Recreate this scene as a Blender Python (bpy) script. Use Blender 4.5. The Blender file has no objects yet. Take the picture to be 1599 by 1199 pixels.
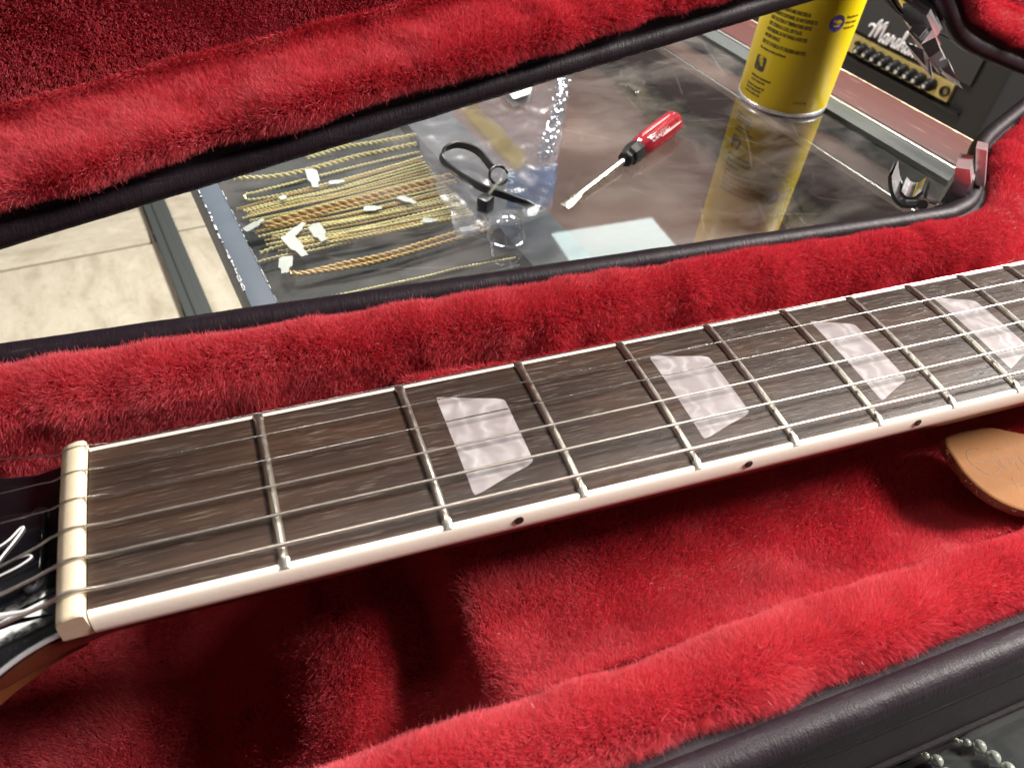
import bpy, bmesh, math, random
import numpy as np
from mathutils import Matrix, Vector
random.seed(7); rng = np.random.default_rng(7)
scene = bpy.context.scene
COL = scene.collection

# ------------------------------------------------------------------ frames
# Lengths are in millimetres in two frames: the guitar frame (x along the neck from the nut, y across it,
# z off the fretboard) and the counter frame (u across the counter, v along it, z up from the glass).
NRM = np.array([-.03, .025, 1.0]); NRM /= np.linalg.norm(NRM)
ORG = np.array([0, 0, -104.9])
E2 = np.array([-.147, 1, 0]); E2 -= NRM*(E2@NRM); E2 /= np.linalg.norm(E2)
E1 = np.cross(E2, NRM)
CB = np.array([E1, E2, NRM])                       # rows: counter axes in the guitar frame
S = 0.001
yaw = math.atan2(E1[1], E1[0])
RZ = np.array([[math.cos(yaw), -math.sin(yaw), 0], [math.sin(yaw), math.cos(yaw), 0], [0, 0, 1]])
MR = RZ @ CB                                       # guitar frame -> world rotation
def world(P): return (MR @ (np.array(P, float)-ORG))*S
def mat4(R3, t, s=1.0):
    M = Matrix.Identity(4)
    for i in range(3):
        for j in range(3): M[i][j] = float(R3[i][j])*s
        M[i][3] = float(t[i])
    return M

# ------------------------------------------------------------------ camera
CAMR = np.array([[0.93277, -0.34488, 0.10525], [0.18374, 0.70630, 0.68365], [-0.31018, -0.61830, 0.72215]])
CAMP = np.array([38.2352, -100.4626, 133.8252])
CAMR[0] = np.cross(CAMR[1], CAMR[2]); CAMR /= np.linalg.norm(CAMR, axis=1)[:, None]
PW, PH, PF = 1599., 1199., 1157.9
cam = bpy.data.cameras.new('camera'); camo = bpy.data.objects.new('camera', cam); COL.objects.link(camo)
camo.matrix_world = mat4((MR @ CAMR.T), world(CAMP))
cam.sensor_fit = 'HORIZONTAL'; cam.sensor_width = 36; cam.lens = 36*PF/PW
cam.clip_start = .005; cam.clip_end = 50
cam.dof.use_dof = True; cam.dof.focus_distance = .235; cam.dof.aperture_fstop = 30
scene.camera = camo
def ray(u, v): return np.array([(u-PW/2)/PF, -(v-PH/2)/PF, -1.0]) @ CAMR
def hit(u, v, n, o):
    d = ray(u, v); t = ((np.array(o)-CAMP)@n)/(d@n); return CAMP+d*t
def cloc(P): return CB @ (np.array(P)-ORG)          # guitar frame -> counter frame
def ctr(u, v, h=0): return cloc(hit(u, v, NRM, ORG+NRM*h))
def proj(P):
    d = (np.asarray(P)-CAMP) @ CAMR.T
    w = np.maximum(-d[..., 2], 1e-6)
    return PW/2+PF*d[..., 0]/w, PH/2-PF*d[..., 1]/w, -d[..., 2]

# ------------------------------------------------------------------ world and lamps
w = bpy.data.worlds.new('World'); scene.world = w; w.use_nodes = True
bg = w.node_tree.nodes['Background']; bg.inputs[0].default_value = (1.0, .96, .93, 1); bg.inputs[1].default_value = .11
scene.view_settings.view_transform = 'Standard'; scene.view_settings.look = 'None'
scene.view_settings.exposure = 0; scene.view_settings.gamma = 1
def area(name, pos_c, aim_c, sx, sy, power, color=(1, .95, .88)):
    l = bpy.data.lights.new(name, 'AREA'); l.shape = 'RECTANGLE'; l.size = sx; l.size_y = sy; l.energy = power; l.color = color
    o = bpy.data.objects.new(name, l); COL.objects.link(o)
    p = Vector((RZ @ np.array(pos_c))*S); t = Vector((RZ @ np.array(aim_c))*S)
    o.location = p; o.rotation_euler = ((p-t).to_track_quat('Z', 'Y')).to_euler()
    return o
# ceiling panels of the shop and added fill lamps, 1.6 to 1.7 m above the counter
area('ceiling_and_fill_light', (2350, -560, 1650), (170, 0, 80), .85, .5, 262)
area('ceiling_and_fill_light', (-1300, 1300, 1650), (250, 250, 0), .6, .6, 30)
area('ceiling_and_fill_light', (395, 1130, 1650), (350, 300, 0), .5, .4, 62)  # added fill lamp that brightens the counter, the chains and the back
area('ceiling_and_fill_light', (205, 230, 1650), (180, 100, 50), .30, .22, 4)
area('ceiling_and_fill_light', (1500, 950, 1650), (500, 250, 0), .6, .4, 40)  # added fill lamp for the shelf under the glass
_C = cloc(CAMP); _R = np.array([(lambda p: p+(p-_C)*1600/_C[2])(ctr(u, v)) for u, v in [(862, 372), (1012, 338), (1065, 385), (895, 418)]])
_m = _R.mean(0); area('ceiling_and_fill_light', (_m[0], _m[1], 1600), (_m[0], _m[1], 0), np.linalg.norm(_R[0]-_R[1])*S, np.linalg.norm(_R[1]-_R[2])*S, 1.75, (.80, 1, .97))
scene.cycles.max_bounces = 8; scene.cycles.transparent_max_bounces = 12
scene.cycles.diffuse_bounces = 3; scene.cycles.glossy_bounces = 4
scene.cycles.caustics_reflective = False; scene.cycles.caustics_refractive = False
scene.cycles.sample_clamp_indirect = 4
scene.cycles_curves.shape = 'RIBBONS'
try: scene.cycles.use_denoising = True
except Exception: pass

# ------------------------------------------------------------------ node helpers
class NT:
    def __init__(s, name):
        s.m = bpy.data.materials.new(name); s.m.use_nodes = True; s.t = s.m.node_tree; s.t.nodes.clear()
        s.out = s.t.nodes.new('ShaderNodeOutputMaterial')
    def n(s, typ, ins=None, **kw):
        nd = s.t.nodes.new('ShaderNode'+typ)
        for k, v in kw.items(): setattr(nd, k, v)
        for k, v in (ins or {}).items(): s.set(nd.inputs[k], v)
        return nd
    def set(s, sock, v):
        if hasattr(v, 'is_output'): s.t.links.new(v, sock)
        elif isinstance(v, (tuple, list)) and len(v) == 3 and sock.type == 'RGBA': sock.default_value = (*v, 1)
        else: sock.default_value = v
    def co(s, scale=(1, 1, 1), rot=(0, 0, 0), loc=(0, 0, 0)):
        tc = s.n('TexCoord'); mp = s.n('Mapping', {'Vector': tc.outputs['Object'], 'Scale': scale, 'Rotation': rot, 'Location': loc}); return mp.outputs[0]
    def noise(s, vec, scale=1, detail=3, rough=.5, dist=0): return s.n('TexNoise', {'Vector': vec, 'Scale': scale, 'Detail': detail, 'Roughness': rough, 'Distortion': dist}).outputs[0]
    def ramp(s, fac, stops):
        r = s.n('ValToRGB', {'Fac': fac}); e = r.color_ramp.elements
        while len(e) < len(stops): e.new(.5)
        for i, (p, c) in enumerate(stops):
            e[i].position = p; e[i].color = (*c, 1) if isinstance(c, tuple) else (c, c, c, 1)
        return r.outputs[0]
    def mix(s, fac, a, b, mode='MIX'):
        m = s.n('Mix', data_type='RGBA', blend_type=mode); s.set(m.inputs[0], fac); s.set(m.inputs[6], a); s.set(m.inputs[7], b); return m.outputs[2]
    def math(s, op, a, b=0.0, clamp=False):
        m = s.n('Math', operation=op, use_clamp=clamp); s.set(m.inputs[0], a); s.set(m.inputs[1], b); return m.outputs[0]
    def bump(s, h, strength=.5, dist=.1): return s.n('Bump', {'Height': h, 'Strength': strength, 'Distance': dist*S}).outputs[0]
    def bsdf(s, **ins):
        b = s.n('BsdfPrincipled', {k.replace('_', ' '): v for k, v in ins.items()}); return b.outputs[0]
    def end(s, sh): s.t.links.new(sh, s.out.inputs[0]); return s.m

def simple(name, col, rough=.5, metal=0., var=.15, scale=.4, bump=0.0, bscale=3., **kw):
    t = NT(name); c = t.co()
    n = t.noise(c, scale, 4)
    colr = t.mix(n, tuple(x*(1-var) for x in col), tuple(min(1, x*(1+var)) for x in col))
    ins = dict(Base_Color=colr, Roughness=t.math('ADD', t.math('MULTIPLY', t.math('SUBTRACT', t.noise(c, scale*3, 3), .5), .25), rough, True), Metallic=metal)
    if bump: ins['Normal'] = t.bump(t.noise(c, bscale, 3), 1.0, bump)
    ins.update(kw)
    return t.end(t.bsdf(**ins))

M = {}
def rosewood():
    t = NT('rosewood')
    grain = t.noise(t.co((.012, .55, .5)), 1.6, 6, .65, .6)
    tone = t.noise(t.co((.018, .07, .1)), 1, 2)
    col = t.ramp(grain, [(.25, (.012, .0075, .006)), (.5, (.030, .0180, .0134)), (.75, (.055, .033, .0245))])
    col = t.mix(t.ramp(tone, [(.42, 0.), (.64, .9)]), col, t.mix(.5, col, (.080, .037, .021)))
    pore = t.noise(t.co((.085, 3.2, 1)), 1.4, 2, .5)
    area_ = t.noise(t.co((.05, .12, .1), loc=(7, 3, 0)), 1, 2)
    fl = t.math('MULTIPLY', t.ramp(pore, [(.615, 0.), (.67, 1.)]), t.ramp(area_, [(.36, 0.), (.56, 1.)]))
    dk = t.ramp(t.noise(t.co((.10, 2.2, 1), loc=(3, 9, 0)), 1.3, 2), [(.62, 0.), (.70, 1.)])
    col = t.mix(t.math('MULTIPLY', dk, .7), col, (.007, .0045, .004))
    col = t.mix(t.math('MULTIPLY', fl, .58), col, (.26, .21, .18))
    h = t.math('SUBTRACT', grain, t.math('ADD', t.math('MULTIPLY', fl, .5), t.math('MULTIPLY', dk, .6)))
    return t.end(t.bsdf(Base_Color=col, Roughness=t.math('ADD', t.math('MULTIPLY', grain, .2), .31), Specular_IOR_Level=.42, Normal=t.bump(h, .6, .14)))
M['rosewood'] = rosewood()
def pearloid():
    t = NT('pearloid'); c = t.co()
    d = t.n('VectorMath', {0: c, 1: t.n('VectorMath', {0: t.n('TexNoise', {'Vector': c, 'Scale': .13, 'Detail': 2}).outputs[1], 3: 16.0}, operation='SCALE').outputs[0]}, operation='ADD').outputs[0]
    v = t.n('TexVoronoi', {'Vector': d, 'Scale': .2}, feature='SMOOTH_F1').outputs[0]
    wv = t.n('TexWave', {'Vector': d, 'Scale': .055, 'Distortion': 7, 'Detail': 2}, wave_profile='SIN').outputs[1]
    f = t.mix(.5, v, wv)
    col = t.ramp(f, [(.2, (.27, .235, .24)), (.42, (.30, .265, .27)), (.62, (.335, .30, .305)), (.8, (.395, .365, .375)), (.94, (.60, .60, .64))])
    return t.end(t.bsdf(Base_Color=col, Roughness=.42, Specular_IOR_Level=.4, Normal=t.bump(f, .05, .1)))
M['pearloid'] = pearloid()
M['binding'] = simple('cream_binding', (.86, .79, .69), .34, var=.05, scale=.08, bump=.02, bscale=1.2)
def bone():
    t = NT('bone_nut'); c = t.co()
    n = t.noise(c, .5, 3); col = t.mix(n, (.68, .56, .39), (.76, .65, .49))
    spk = t.ramp(t.noise(c, 3.2, 1), [(.70, 0.), (.74, 1.)])
    col = t.mix(t.math('MULTIPLY', spk, .45), col, (.40, .25, .13))
    return t.end(t.bsdf(Base_Color=col, Roughness=.62, Specular_IOR_Level=.2, Normal=t.bump(t.noise(c, 2, 3), .3, .06)))
M['bone'] = bone(); M['slot'] = simple('nut_slot', (.42, .33, .21), .7)
M['fret'] = simple('nickel_silver', (.66, .63, .56), .34, 1., var=.08, scale=.2)
M['wound'] = simple('wound_nickel', (.64, .59, .53), .38, 1., var=.1)
M['plain'] = simple('plain_steel', (.66, .64, .62), .22, 1., var=.1)
M['chrome'] = simple('chrome', (.84, .84, .86), .19, .78, var=.08, scale=.15)
M['gloss_black'] = simple('gloss_black_lacquer', (.006, .006, .008), .08, var=.3, Coat_Weight=.5, Coat_Roughness=.04)
M['white_print'] = simple('white_lacquer', (.80, .78, .80), .35, var=.05)
M['neck'] = simple('sunburst_neck', (.085, .026, .010), .35, var=.4, scale=.1)
M['dark_dot'] = simple('dark_dot', (.015, .012, .012), .4)
M['screw'] = simple('screw_metal', (.12, .12, .13), .3, .8)
def leather(name, base, grain=1.0, rough=.42, wr=0.0):
    t = NT(name); c = t.co()
    v = t.n('TexVoronoi', {'Vector': c, 'Scale': 1.1*grain}, feature='DISTANCE_TO_EDGE').outputs[0]
    n = t.noise(c, .35, 4)
    h = t.math('ADD', t.math('MINIMUM', v, .25), t.math('MULTIPLY', n, .6))
    if wr: h = t.math('ADD', h, t.math('MULTIPLY', t.noise(t.co((1.5, .35, .35)), .9, 4, .6), wr))
    scuff = t.ramp(t.noise(t.co((.06, .5, .5)), 1, 4), [(.62, 0.), (.75, 1.)])
    col = t.mix(n, tuple(x*.75 for x in base), tuple(x*1.3 for x in base))
    col = t.mix(t.math('MULTIPLY', scuff, .25), col, (.09, .08, .085))
    return t.end(t.bsdf(Base_Color=col, Roughness=t.math('ADD', t.math('MULTIPLY', n, .2), rough), Specular_IOR_Level=.15, Normal=t.bump(h, .5, .22)))
M['leather'] = leather('dark_leatherette', (.012, .0075, .0105))
M['piping'] = leather('dark_leatherette_piping', (.015, .010, .014), 1.2, .36, 1.6)
def plush_base():
    t = NT('plush_backing'); c = t.co()
    col = t.mix(t.noise(c, .12, 4), (.085, .003, .007), (.16, .007, .014))
    return t.end(t.bsdf(Base_Color=col, Roughness=.95, Specular_IOR_Level=.1, Normal=t.bump(t.noise(c, 1.5, 4), .8, 1.0)))
M['plush'] = plush_base()
def fibre():
    t = NT('plush_fibre')
    hi = t.n('HairInfo')
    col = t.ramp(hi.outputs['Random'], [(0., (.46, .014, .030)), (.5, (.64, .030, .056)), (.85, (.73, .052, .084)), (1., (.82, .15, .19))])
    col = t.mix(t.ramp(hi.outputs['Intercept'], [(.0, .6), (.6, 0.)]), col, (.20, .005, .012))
    d = t.n('BsdfDiffuse', {'Color': col}).outputs[0]
    tr = t.n('BsdfTranslucent', {'Color': col}).outputs[0]
    gl = t.n('BsdfHair', {'Color': (.95, .55, .55), 'RoughnessU': .32, 'RoughnessV': .9}, component='Reflection').outputs[0]
    m1 = t.n('MixShader', {0: .34, 1: d, 2: tr}).outputs[0]
    return t.end(t.n('MixShader', {0: .18, 1: m1, 2: gl}).outputs[0])
M['fibre'] = fibre()
M['tan_leather'] = simple('tan_leather', (.235, .098, .030), .62, var=.10, scale=.12, bump=.05, bscale=1.6, Specular_IOR_Level=.12)
M['raw_leather'] = simple('raw_leather_edge', (.22, .095, .055), .9, var=.4, scale=1.5, bump=.4, bscale=2.5)
M['emboss'] = simple('embossed_leather', (.11, .043, .015), .45, var=.1)
def glass():
    t = NT('counter_glass'); c = t.co()
    fr = t.math('MULTIPLY', t.math('ADD', t.math('MULTIPLY', t.math('POWER', t.n('LayerWeight', {'Blend': .5}).outputs[1], 5.0), .96), .04), 2.75, True)
    gl = t.n('BsdfGlossy', {'Color': (1, 1, 1), 'Roughness': .022}).outputs[0]
    tp = t.n('BsdfTransparent', {'Color': (.93, .95, .94)}).outputs[0]
    base = t.n('MixShader', {0: fr, 1: tp, 2: gl}).outputs[0]
    smudge = t.ramp(t.noise(t.co((.012, .02, 1)), 1, 5, .6, .4), [(.42, 0.), (.75, .20)])
    fine = t.ramp(t.noise(t.co((1, 1, 1)), .8, 3), [(.66, 0.), (.78, .10)])
    dust = t.math('ADD', smudge, fine)
    for ang, sc in ((.5, .05), (-.7, .043), (1.9, .06)):
        nz = t.n('VectorMath', {0: t.co((1, 1, 1), (0, 0, ang)), 1: t.n('VectorMath', {0: t.n('TexNoise', {'Vector': t.co(), 'Scale': .006, 'Detail': 1}).outputs[1], 3: 60.}, operation='SCALE').outputs[0]}, operation='ADD').outputs[0]
        wv = t.n('TexWave', {'Vector': nz, 'Scale': sc*.16, 'Distortion': .6, 'Detail': 0}, wave_profile='SIN').outputs[1]
        msk = t.ramp(t.noise(t.co((.025, .025, 1), loc=(ang*10, 3, 0)), 1, 2), [(.5, 0.), (.62, .075)])
        dust = t.math('ADD', dust, t.math('MULTIPLY', t.ramp(wv, [(.99975, 0.), (.99998, 1.)]), msk), True)
    df = t.n('BsdfDiffuse', {'Color': (.40, .36, .34)}).outputs[0]
    return t.end(t.n('MixShader', {0: dust, 1: base, 2: df}).outputs[0])
M['glass'] = glass()
t = NT('clear_glass_edge'); M['glass_edge'] = t.end(t.n('BsdfTransparent', {'Color': (.96, .98, .97)}).outputs[0])
def clear(name, tint, gloss=.25, haze=.05, hz=(.6, .6, .6), rough=.06):
    t = NT(name); c = t.co()
    lw = t.n('LayerWeight', {'Blend': .35, 'Normal': t.bump(t.noise(c, .12, 3), .5, 1.)}).outputs[1]
    f = t.math('ADD', t.math('MULTIPLY', lw, gloss), .025, True)
    g = t.n('BsdfGlossy', {'Color': (1, 1, 1), 'Roughness': rough}).outputs[0]
    tp = t.n('BsdfTransparent', {'Color': tint}).outputs[0]
    a = t.n('MixShader', {0: f, 1: tp, 2: g}).outputs[0]
    d = t.n('BsdfDiffuse', {'Color': hz}).outputs[0]
    hfac = t.math('MULTIPLY', t.ramp(t.noise(c, .03, 4), [(.35, .3), (.7, 1.)]), haze)
    return t.end(t.n('MixShader', {0: hfac, 1: a, 2: d}).outputs[0])
M['bag'] = clear('clear_plastic_film', (.88, .88, .91), .10, .04, (.5, .5, .55), .28)
M['cap'] = clear('clear_plastic_cap', (.86, .88, .93), .7, .12)
M['yellow_strip'] = clear('yellow_translucent_strip', (.90, .86, .68), .2, .12, (.5, .46, .28))
M['blue_film'] = clear('blue_translucent_film', (.70, .77, .90), .2, .2, (.16, .20, .30))
M['tan_sheet'] = clear('crumpled_tan_film', (.75, .68, .58), .5, .8, (.34, .26, .17), .2)
M['gold'] = simple('gold', (1.0, .80, .42), .32, .45, var=.15, scale=1)
M['rose_gold'] = simple('antique_gold', (.80, .54, .25), .34, .55, var=.2, scale=1)
M['tag'] = simple('white_tag_paper', (.56, .56, .55), .6, var=.04)
M['pad'] = simple('charcoal_velvet', (.030, .032, .036), .9, var=.25, scale=.3)
M['grey_pad'] = simple('grey_velvet', (.10, .105, .115), .9, var=.2, scale=.1)
M['frame'] = simple('blue_grey_metal', (.050, .068, .095), .5, .0, var=.12, scale=.05, bump=.02, bscale=1)
M['chip'] = simple('bare_metal_edge', (.42, .44, .46), .6, .0, var=.4, scale=.3)
M['strip'] = simple('dark_grey_trim', (.055, .062, .061), .45, .1, var=.15)
M['alu'] = simple('aluminium_trim', (.55, .54, .52), .35, 1., var=.15)
def veneer(name, a, b, wear=.0):
    t = NT(name); g = t.noise(t.co((.30, .012, .3)), 1, 5, .6, .4)
    col = t.mix(g, a, b)
    if wear:
        s1 = t.ramp(t.noise(t.co((.25, .02, 1), (0, 0, .25)), 1, 3), [(.64, 0.), (.70, 1.)])
        col = t.mix(t.math('MULTIPLY', s1, wear), col, (.42, .30, .26))
    return t.end(t.bsdf(Base_Color=col, Roughness=.5, Specular_IOR_Level=.3, Normal=t.bump(g, .2, .1)))
M['wood'] = veneer('worn_mahogany', (.040, .010, .0085), (.070, .020, .0165), .22)
M['shelf'] = veneer('dark_walnut', (.066, .030, .025), (.115, .056, .046))
M['raw_wood'] = simple('bare_wood', (.62, .46, .32), .7, var=.3, scale=.2)
def can_paint():
    t = NT('yellow_can_paint'); return t.end(t.bsdf(Base_Color=(.95, .72, .006), Roughness=.3, Metallic=.0, Specular_IOR_Level=.5, Normal=t.bump(t.noise(t.co(), .8, 2), .05, .05)))
M['can'] = can_paint()
M['ink'] = simple('black_ink', (.035, .025, .008), .4, var=.1)
M['badge'] = simple('violet_blue_ink', (.085, .055, .22), .35, var=.1)
M['black_plastic'] = simple('black_plastic', (.012, .011, .012), .32, var=.3)
t = NT('clear_red_handle'); M['red_handle'] = t.end(t.bsdf(Base_Color=(.85, .06, .09), Roughness=.1, Transmission_Weight=.72, IOR=1.48, Coat_Weight=.6, Coat_Roughness=.03))
M['pale_red'] = simple('painted_pale_red_glint', (.72, .40, .40), .3, var=.05)
M['steel'] = simple('worn_steel', (.70, .66, .56), .25, 1., var=.15, scale=.2)
M['tolex'] = simple('black_tolex', (.016, .015, .016), .55, var=.3, bump=.3, bscale=.8)
M['grille'] = simple('grey_black_panel', (.035, .034, .036), .6, var=.2)
M['brass'] = simple('brushed_brass', (.55, .43, .16), .42, .45, var=.15, scale=.05)
M['pearl'] = simple('pearl', (.66, .66, .60), .18, .25, var=.08, Coat_Weight=.5, Coat_Roughness=.06)
def tile():
    t = NT('travertine_tile'); c = t.co()
    a = t.noise(t.co((.02, .008, 1)), 1, 7, .65, .5); b = t.noise(c, .07, 6, .7)
    col = t.ramp(a, [(.3, (.30, .262, .20)), (.5, (.40, .362, .288)), (.7, (.47, .43, .35))])
    col = t.mix(t.math('MULTIPLY', t.ramp(b, [(.54, 0.), (.68, 1.)]), .55), col, (.30, .255, .19))
    return t.end(t.bsdf(Base_Color=col, Roughness=.35))
M['tile'] = tile()
M['grout'] = simple('grout', (.10, .08, .06), .9)

# ------------------------------------------------------------------ mesh helpers
class MB:
    def __init__(s): s.v = []; s.f = []; s.mi = []
    def add(s, v, f, mi=0):
        o = len(s.v); s.v += [tuple(map(float, p)) for p in v]; s.f += [tuple(i+o for i in q) for q in f]; s.mi += [mi]*len(f); return s
    def grid(s, P, closed_u=False, closed_v=False, mi=0, flip=False):
        P = np.asarray(P, float); n, m = P.shape[:2]; f = []
        for i in range(n if closed_u else n-1):
            for j in range(m if closed_v else m-1):
                q = (i*m+j, ((i+1) % n)*m+j, ((i+1) % n)*m+(j+1) % m, i*m+(j+1) % m)
                f.append(q[::-1] if flip else q)
        return s.add(P.reshape(-1, 3), f, mi)
    def tube(s, path, r, sides=10, cap=True, mi=0, up=(0, 0, 1)):
        P = np.asarray(path, float); n = len(P); R = np.broadcast_to(np.asarray(r, float), (n,))
        T = np.gradient(P, axis=0); T /= np.maximum(np.linalg.norm(T, axis=1), 1e-9)[:, None]
        up = np.array(up, float); N = np.cross(up, T); bad = np.linalg.norm(N, axis=1) < 1e-3; N[bad] = np.cross((1, 0.3, 0), T[bad])
        N /= np.linalg.norm(N, axis=1)[:, None]; B = np.cross(T, N)
        a = np.linspace(0, 2*np.pi, sides, endpoint=False)
        G = P[:, None]+R[:, None, None]*(np.cos(a)[None, :, None]*N[:, None]+np.sin(a)[None, :, None]*B[:, None])
        o = len(s.v); s.grid(G, closed_v=True, mi=mi, flip=True)
        if cap:
            s.f += [tuple(o+i for i in range(sides)), tuple(o+(n-1)*sides+i for i in range(sides))[::-1]]; s.mi += [mi, mi]
        return s
    def box(s, c, d, R=None, bev=0., mi=0):
        c = np.array(c, float); d = np.array(d, float)/2; b = min(bev, min(d)*.9)
        bm = bmesh.new(); bmesh.ops.create_cube(bm, size=2)
        for v in bm.verts: v.co = (v.co.x*d[0], v.co.y*d[1], v.co.z*d[2])
        if b > 0: bmesh.ops.bevel(bm, geom=list(bm.edges), offset=b, segments=2, affect='EDGES', profile=.6)
        bm.verts.ensure_lookup_table()
        V = np.array([v.co[:] for v in bm.verts]); F = [[v.index for v in f.verts] for f in bm.faces]; bm.free()
        if R is not None: V = V @ np.array(R).T
        return s.add(V+c, F, mi)
    def prism(s, poly, z0, z1, bev=0., mi=0):
        bm = bmesh.new(); vs = [bm.verts.new((x, y, z0)) for x, y in poly]; f = bm.faces.new(vs)
        r = bmesh.ops.extrude_face_region(bm, geom=[f]); tv = [e for e in r['geom'] if isinstance(e, bmesh.types.BMVert)]
        for v in tv: v.co.z = z1
        if bev:
            ed = [e for e in bm.edges if all(abs(v.co.z-z1) < 1e-6 for v in e.verts)]
            bmesh.ops.bevel(bm, geom=ed, offset=bev, segments=3, affect='EDGES', profile=.5)
        bmesh.ops.recalc_face_normals(bm, faces=list(bm.faces))
        bm.verts.index_update()
        V = [v.co[:] for v in bm.verts]; F = [[v.index for v in f.verts] for f in bm.faces]; bm.free()
        return s.add(V, F, mi)
    def lathe(s, prof, n=32, c=(0, 0, 0), mi=0):
        a = np.linspace(0, 2*np.pi, n, endpoint=False); P = np.array([[(r*math.cos(t)+c[0], r*math.sin(t)+c[1], z+c[2]) for t in a] for r, z in prof])
        return s.grid(P, closed_v=True, mi=mi, flip=True)
    def xf(s, R=None, t=(0, 0, 0)):
        V = np.array(s.v)
        if R is not None: V = V @ np.array(R).T
        s.v = [tuple(p) for p in V+np.array(t)]; return s
    def mesh(s, name, mats, smooth=True, angle=40):
        me = bpy.data.meshes.new(name); me.from_pydata(s.v, [], s.f); me.validate()
        for m in (mats if isinstance(mats, (list, tuple)) else [mats]): me.materials.append(m)
        if len(me.polygons) == len(s.mi): me.polygons.foreach_set('material_index', s.mi)
        if smooth:
            me.polygons.foreach_set('use_smooth', [True]*len(me.polygons))
            try: me.set_sharp_from_angle(angle=math.radians(angle))
            except Exception: pass
        me.update(); return me
def rotx(a): c, s_ = math.cos(a), math.sin(a); return np.array([[1, 0, 0], [0, c, -s_], [0, s_, c]])
def roty(a): c, s_ = math.cos(a), math.sin(a); return np.array([[c, 0, s_], [0, 1, 0], [-s_, 0, c]])
def rotz(a): c, s_ = math.cos(a), math.sin(a); return np.array([[c, -s_, 0], [s_, c, 0], [0, 0, 1]])
def spline(pts, n=12):
    P = np.asarray(pts, float); Q = np.vstack([2*P[0]-P[1], P, 2*P[-1]-P[-2]]); out = []
    for i in range(1, len(Q)-2):
        for t_ in np.linspace(0, 1, n, endpoint=False):
            a, b, c, d = Q[i-1], Q[i], Q[i+1], Q[i+2]
            out.append(.5*((2*b)+(c-a)*t_+(2*a-5*b+4*c-d)*t_**2+(3*b-a-3*c+d)*t_**3))
    out.append(P[-1]); return np.array(out)

def part(name, mb, mats, parent, smooth=True, angle=40, label=None, stuff=False, mesh=None):
    o = bpy.data.objects.new(name, mesh or mb.mesh(name, mats, smooth, angle)); COL.objects.link(o); o.parent = parent
    if label: o['label'] = label
    if stuff: o['kind'] = 'stuff'
    return o
def tagit(o, label, cat, group=None):
    o['label'] = label; o['category'] = cat
    if group: o['group'] = group
    return o
def place(o, frame, loc=(0, 0, 0), R=None):
    """frame 'g': guitar frame, 'c': counter frame; loc in mm in that frame."""
    Rf = MR if frame == 'g' else RZ
    p = world(loc) if frame == 'g' else (RZ @ np.array(loc, float))*S
    o.matrix_world = mat4(Rf @ (np.eye(3) if R is None else np.array(R)), p, S); return o
def thing(name, label, cat, frame, loc=(0, 0, 0), R=None, group=None):
    o = bpy.data.objects.new(name, None); COL.objects.link(o); o.empty_display_size = 5
    place(o, frame, loc, R); return tagit(o, label, cat, group)
def thing_mesh(name, mb, mats, label, cat, frame, loc=(0, 0, 0), R=None, group=None, smooth=True, angle=40, mesh=None):
    o = bpy.data.objects.new(name, mesh or mb.mesh(name, mats, smooth, angle)); COL.objects.link(o)
    place(o, frame, loc, R); return tagit(o, label, cat, group)

# value noise for modelling
_T = rng.random((64, 64, 64)).astype(np.float32)
def vnoise(P, freq, seed=0):
    Q = np.asarray(P, float)*freq+seed*17.31+100; i = np.floor(Q).astype(int); f = Q-i; f = f*f*(3-2*f); i &= 63; j = (i+1) & 63
    x0, y0, z0 = i[..., 0], i[..., 1], i[..., 2]; x1, y1, z1 = j[..., 0], j[..., 1], j[..., 2]; fx, fy, fz = f[..., 0], f[..., 1], f[..., 2]
    L = lambda a, b, t_: a+(b-a)*t_
    return L(L(L(_T[x0, y0, z0], _T[x1, y0, z0], fx), L(_T[x0, y1, z0], _T[x1, y1, z0], fx), fy), L(L(_T[x0, y0, z1], _T[x1, y0, z1], fx), L(_T[x0, y1, z1], _T[x1, y1, z1], fx), fy), fz)*2-1
def sstep(a, b, x): t_ = np.clip((x-a)/(b-a), 0, 1); return t_*t_*(3-2*t_)

# ================================================================== SHOP FLOOR AND COUNTER
FZ = -950.
floor = bpy.data.objects.new('floor', MB().box((0, 1500, FZ-30), (6000, 6000, 40)).mesh('floor', M['grout'], False)); COL.objects.link(floor)
place(floor, 'c'); floor['kind'] = 'structure'
tile_me = MB().box((0, 0, 0), (589, 589, 12), bev=2).mesh('tile', M['tile'], False)
for i in range(-3, 4):
    for j in range(-1, 5):
        o = bpy.data.objects.new('tile', tile_me); COL.objects.link(o); o.parent = floor
        o.location = (-232+600*i, 1418-600+600*(j-1)-.0+600, FZ-6); o.rotation_euler = (0, 0, (0, math.pi/2, math.pi)[(i*3+j*5) % 3]+math.radians(-3.0))
tr = MB().box((108, 1600, FZ+9), (58, 1900, 18), bev=4).box((108, 1600, FZ+20), (16, 1900, 6), bev=2)
thing_mesh('floor_trim', tr, M['strip'], 'dark metal trim strip running across the beige floor tiles', 'trim', 'c', R=rotz(math.radians(.6)))
gs = MB().box((72, 1600, FZ+2), (8, 1900, 5), bev=1)
thing_mesh('sealant_line', gs, M['grout'], 'thin brown sealant line along the left side of the dark floor trim', 'sealant', 'c', R=rotz(math.radians(.6)))

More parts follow.
